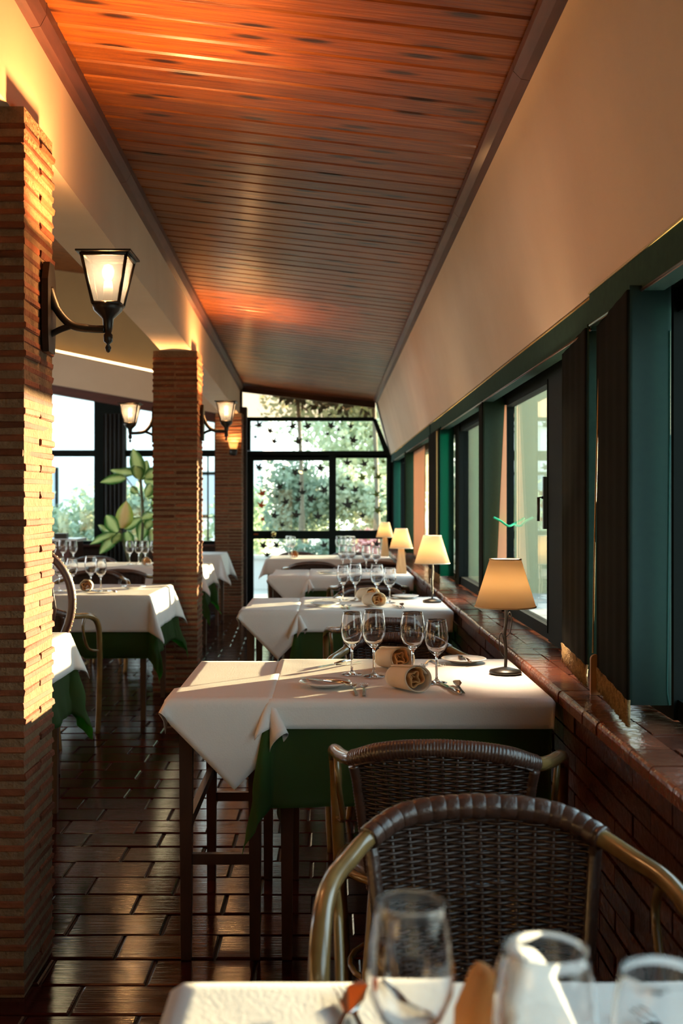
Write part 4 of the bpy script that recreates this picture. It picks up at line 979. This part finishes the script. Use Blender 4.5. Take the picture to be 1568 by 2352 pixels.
# ================= outside =================
gr = struct('ground_outside'); MB().box(-40,40,YE+.15,60,-0.2,-0.06).build('paving', M_pave, gr); MB().box(0.95,40,-10,YE+.15,-0.2,-0.06).build('paving_side', M_pave, gr)
def tree(label, x, y, h, r, m, n=2600, ls=0.13, zs=0.8, name='garden_tree', cat='tree', trunk=True):
    t = thing(name, label, cat, (x, y, -0.06)); mb = MB(); rnd = random.Random(int(x*100+y*7)); blobs = []
    for k in range(9): blobs.append((Vector((rnd.uniform(-.6,.6)*r, rnd.uniform(-.6,.6)*r, h+rnd.uniform(-.55,.55)*r*zs)), r*rnd.uniform(.35,.6)))
    for k in range(n):
        c, rr = rnd.choice(blobs); d = Vector((rnd.gauss(0,1), rnd.gauss(0,1), rnd.gauss(0,1))).normalized(); p = c+d*rr*(rnd.random()**0.35)
        a = Vector((rnd.gauss(0,1), rnd.gauss(0,1), rnd.gauss(0,1))).normalized()*ls*rnd.uniform(.5,1); b = a.cross(d).normalized()*ls*rnd.uniform(.25,.5)
        if p.z < 0.05: continue
        mb.add([p-a, p+b, p+a, p-b], [(0,1,2,3)])
    mb.build('crown', m, t)['kind'] = 'stuff'
    if trunk: MB().tube(spline([(0,0,0),(0.08,0.05,h*0.4),(0,0,h)]), [0.05]*8+[0.03]*9, 8).build('trunk', M_bark, t)
    return t
tree('bushy pale green tree seen through the door transom', 0.35, 19.5, 2.5, 1.7, M_foil2, 6500, 0.085)
tree('green tree behind the left pane of the glass door', -0.45, 18.0, 1.35, 0.85, M_foil, 5500, 0.07)
tree('green tree behind the right pane beside the door', 0.7, 17.2, 1.3, 0.9, M_foil2, 5000, 0.07)
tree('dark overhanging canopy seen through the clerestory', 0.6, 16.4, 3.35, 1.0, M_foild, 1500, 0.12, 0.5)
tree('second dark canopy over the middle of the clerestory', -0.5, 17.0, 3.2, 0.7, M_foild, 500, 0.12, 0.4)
tree('low dark shrub behind the lower door pane', -0.2, 15.8, 0.55, 0.55, M_foil, 900, 0.09, name='garden_shrub', cat='shrub', trunk=False)
tree('green tree right of the end wall', 2.3, 20.5, 2.4, 1.5, M_foil, 2000)
for i, (x, y) in enumerate(((-6.4,19.5),(-5.2,19.2),(-4.0,19.4),(-2.9,19.1),(-1.9,19.6))):
    tree(['leftmost rounded hedge bush beyond the left windows','second hedge bush from the left beyond the left windows','middle hedge bush beyond the left windows','fourth hedge bush beyond the left windows, behind the plant','rightmost hedge bush beyond the left windows'][i], x, y, 0.95, 1.0, M_foil, 1700, 0.10, 0.75, 'hedge_bush', 'bush', False)
t = thing('garden_wall', 'low pale garden wall across the street side', 'wall', (-4,18.0,0)); MB().box(-5,4.2,-.1,.1,-.06,.42).build('wall_body', M_pale, t); MB().box(-5,4.2,-.14,.14,.42,.47).build('coping', M_wtop, t)
def building(label, x0, x1, y, h, m, wn):
    t = thing('far_building', label, 'building', ((x0+x1)/2, y, -0.06)); w_ = (x1-x0)/2
    MB().box(-w_,w_,0,5,0,h).build('building_wall', m, t); MB().box(-w_-.15,w_+.15,-.15,5.1,h,h+.18).build('roof_slab', M_wtop, t)
    for (a, b, z0, z1) in wn:
        f = MB().box(a,b,-.04,.02,z0,z1).build('window', M_frame, t); MB().box(a+.08,b-.08,-.05,-.03,z0+.08,z1-.08).build('pane', M_blue, f)
building('pale low building beyond the left windows', -13, -4.2, 30, 4.4, M_pale, [(-3,-1.6,1,2.3),(0,1.4,1,2.3),(2.4,3.6,1,2.3)])
building('pale building behind the hedge at the right of the left windows', -3.9, -1.6, 27, 3.2, M_pale, [(-.7,.3,1,2.1)])
t = thing('courtyard_wall', 'olive rendered courtyard wall seen through the window behind the nearest lamp', 'wall', (3.7,17.0,-.06))
MB().box(-1.9,1.9,0,.2,0,4.6).build('wall_body', M_olive, t); MB().box(-1.95,1.95,-.05,.25,4.6,4.7).build('coping', M_wtop, t)
tree('pink flowering shrub beyond the side pane', 0.5, 15.9, 0.75, 0.3, M_pinkc, 350, 0.06, name='flowering_shrub', cat='shrub', trunk=False)
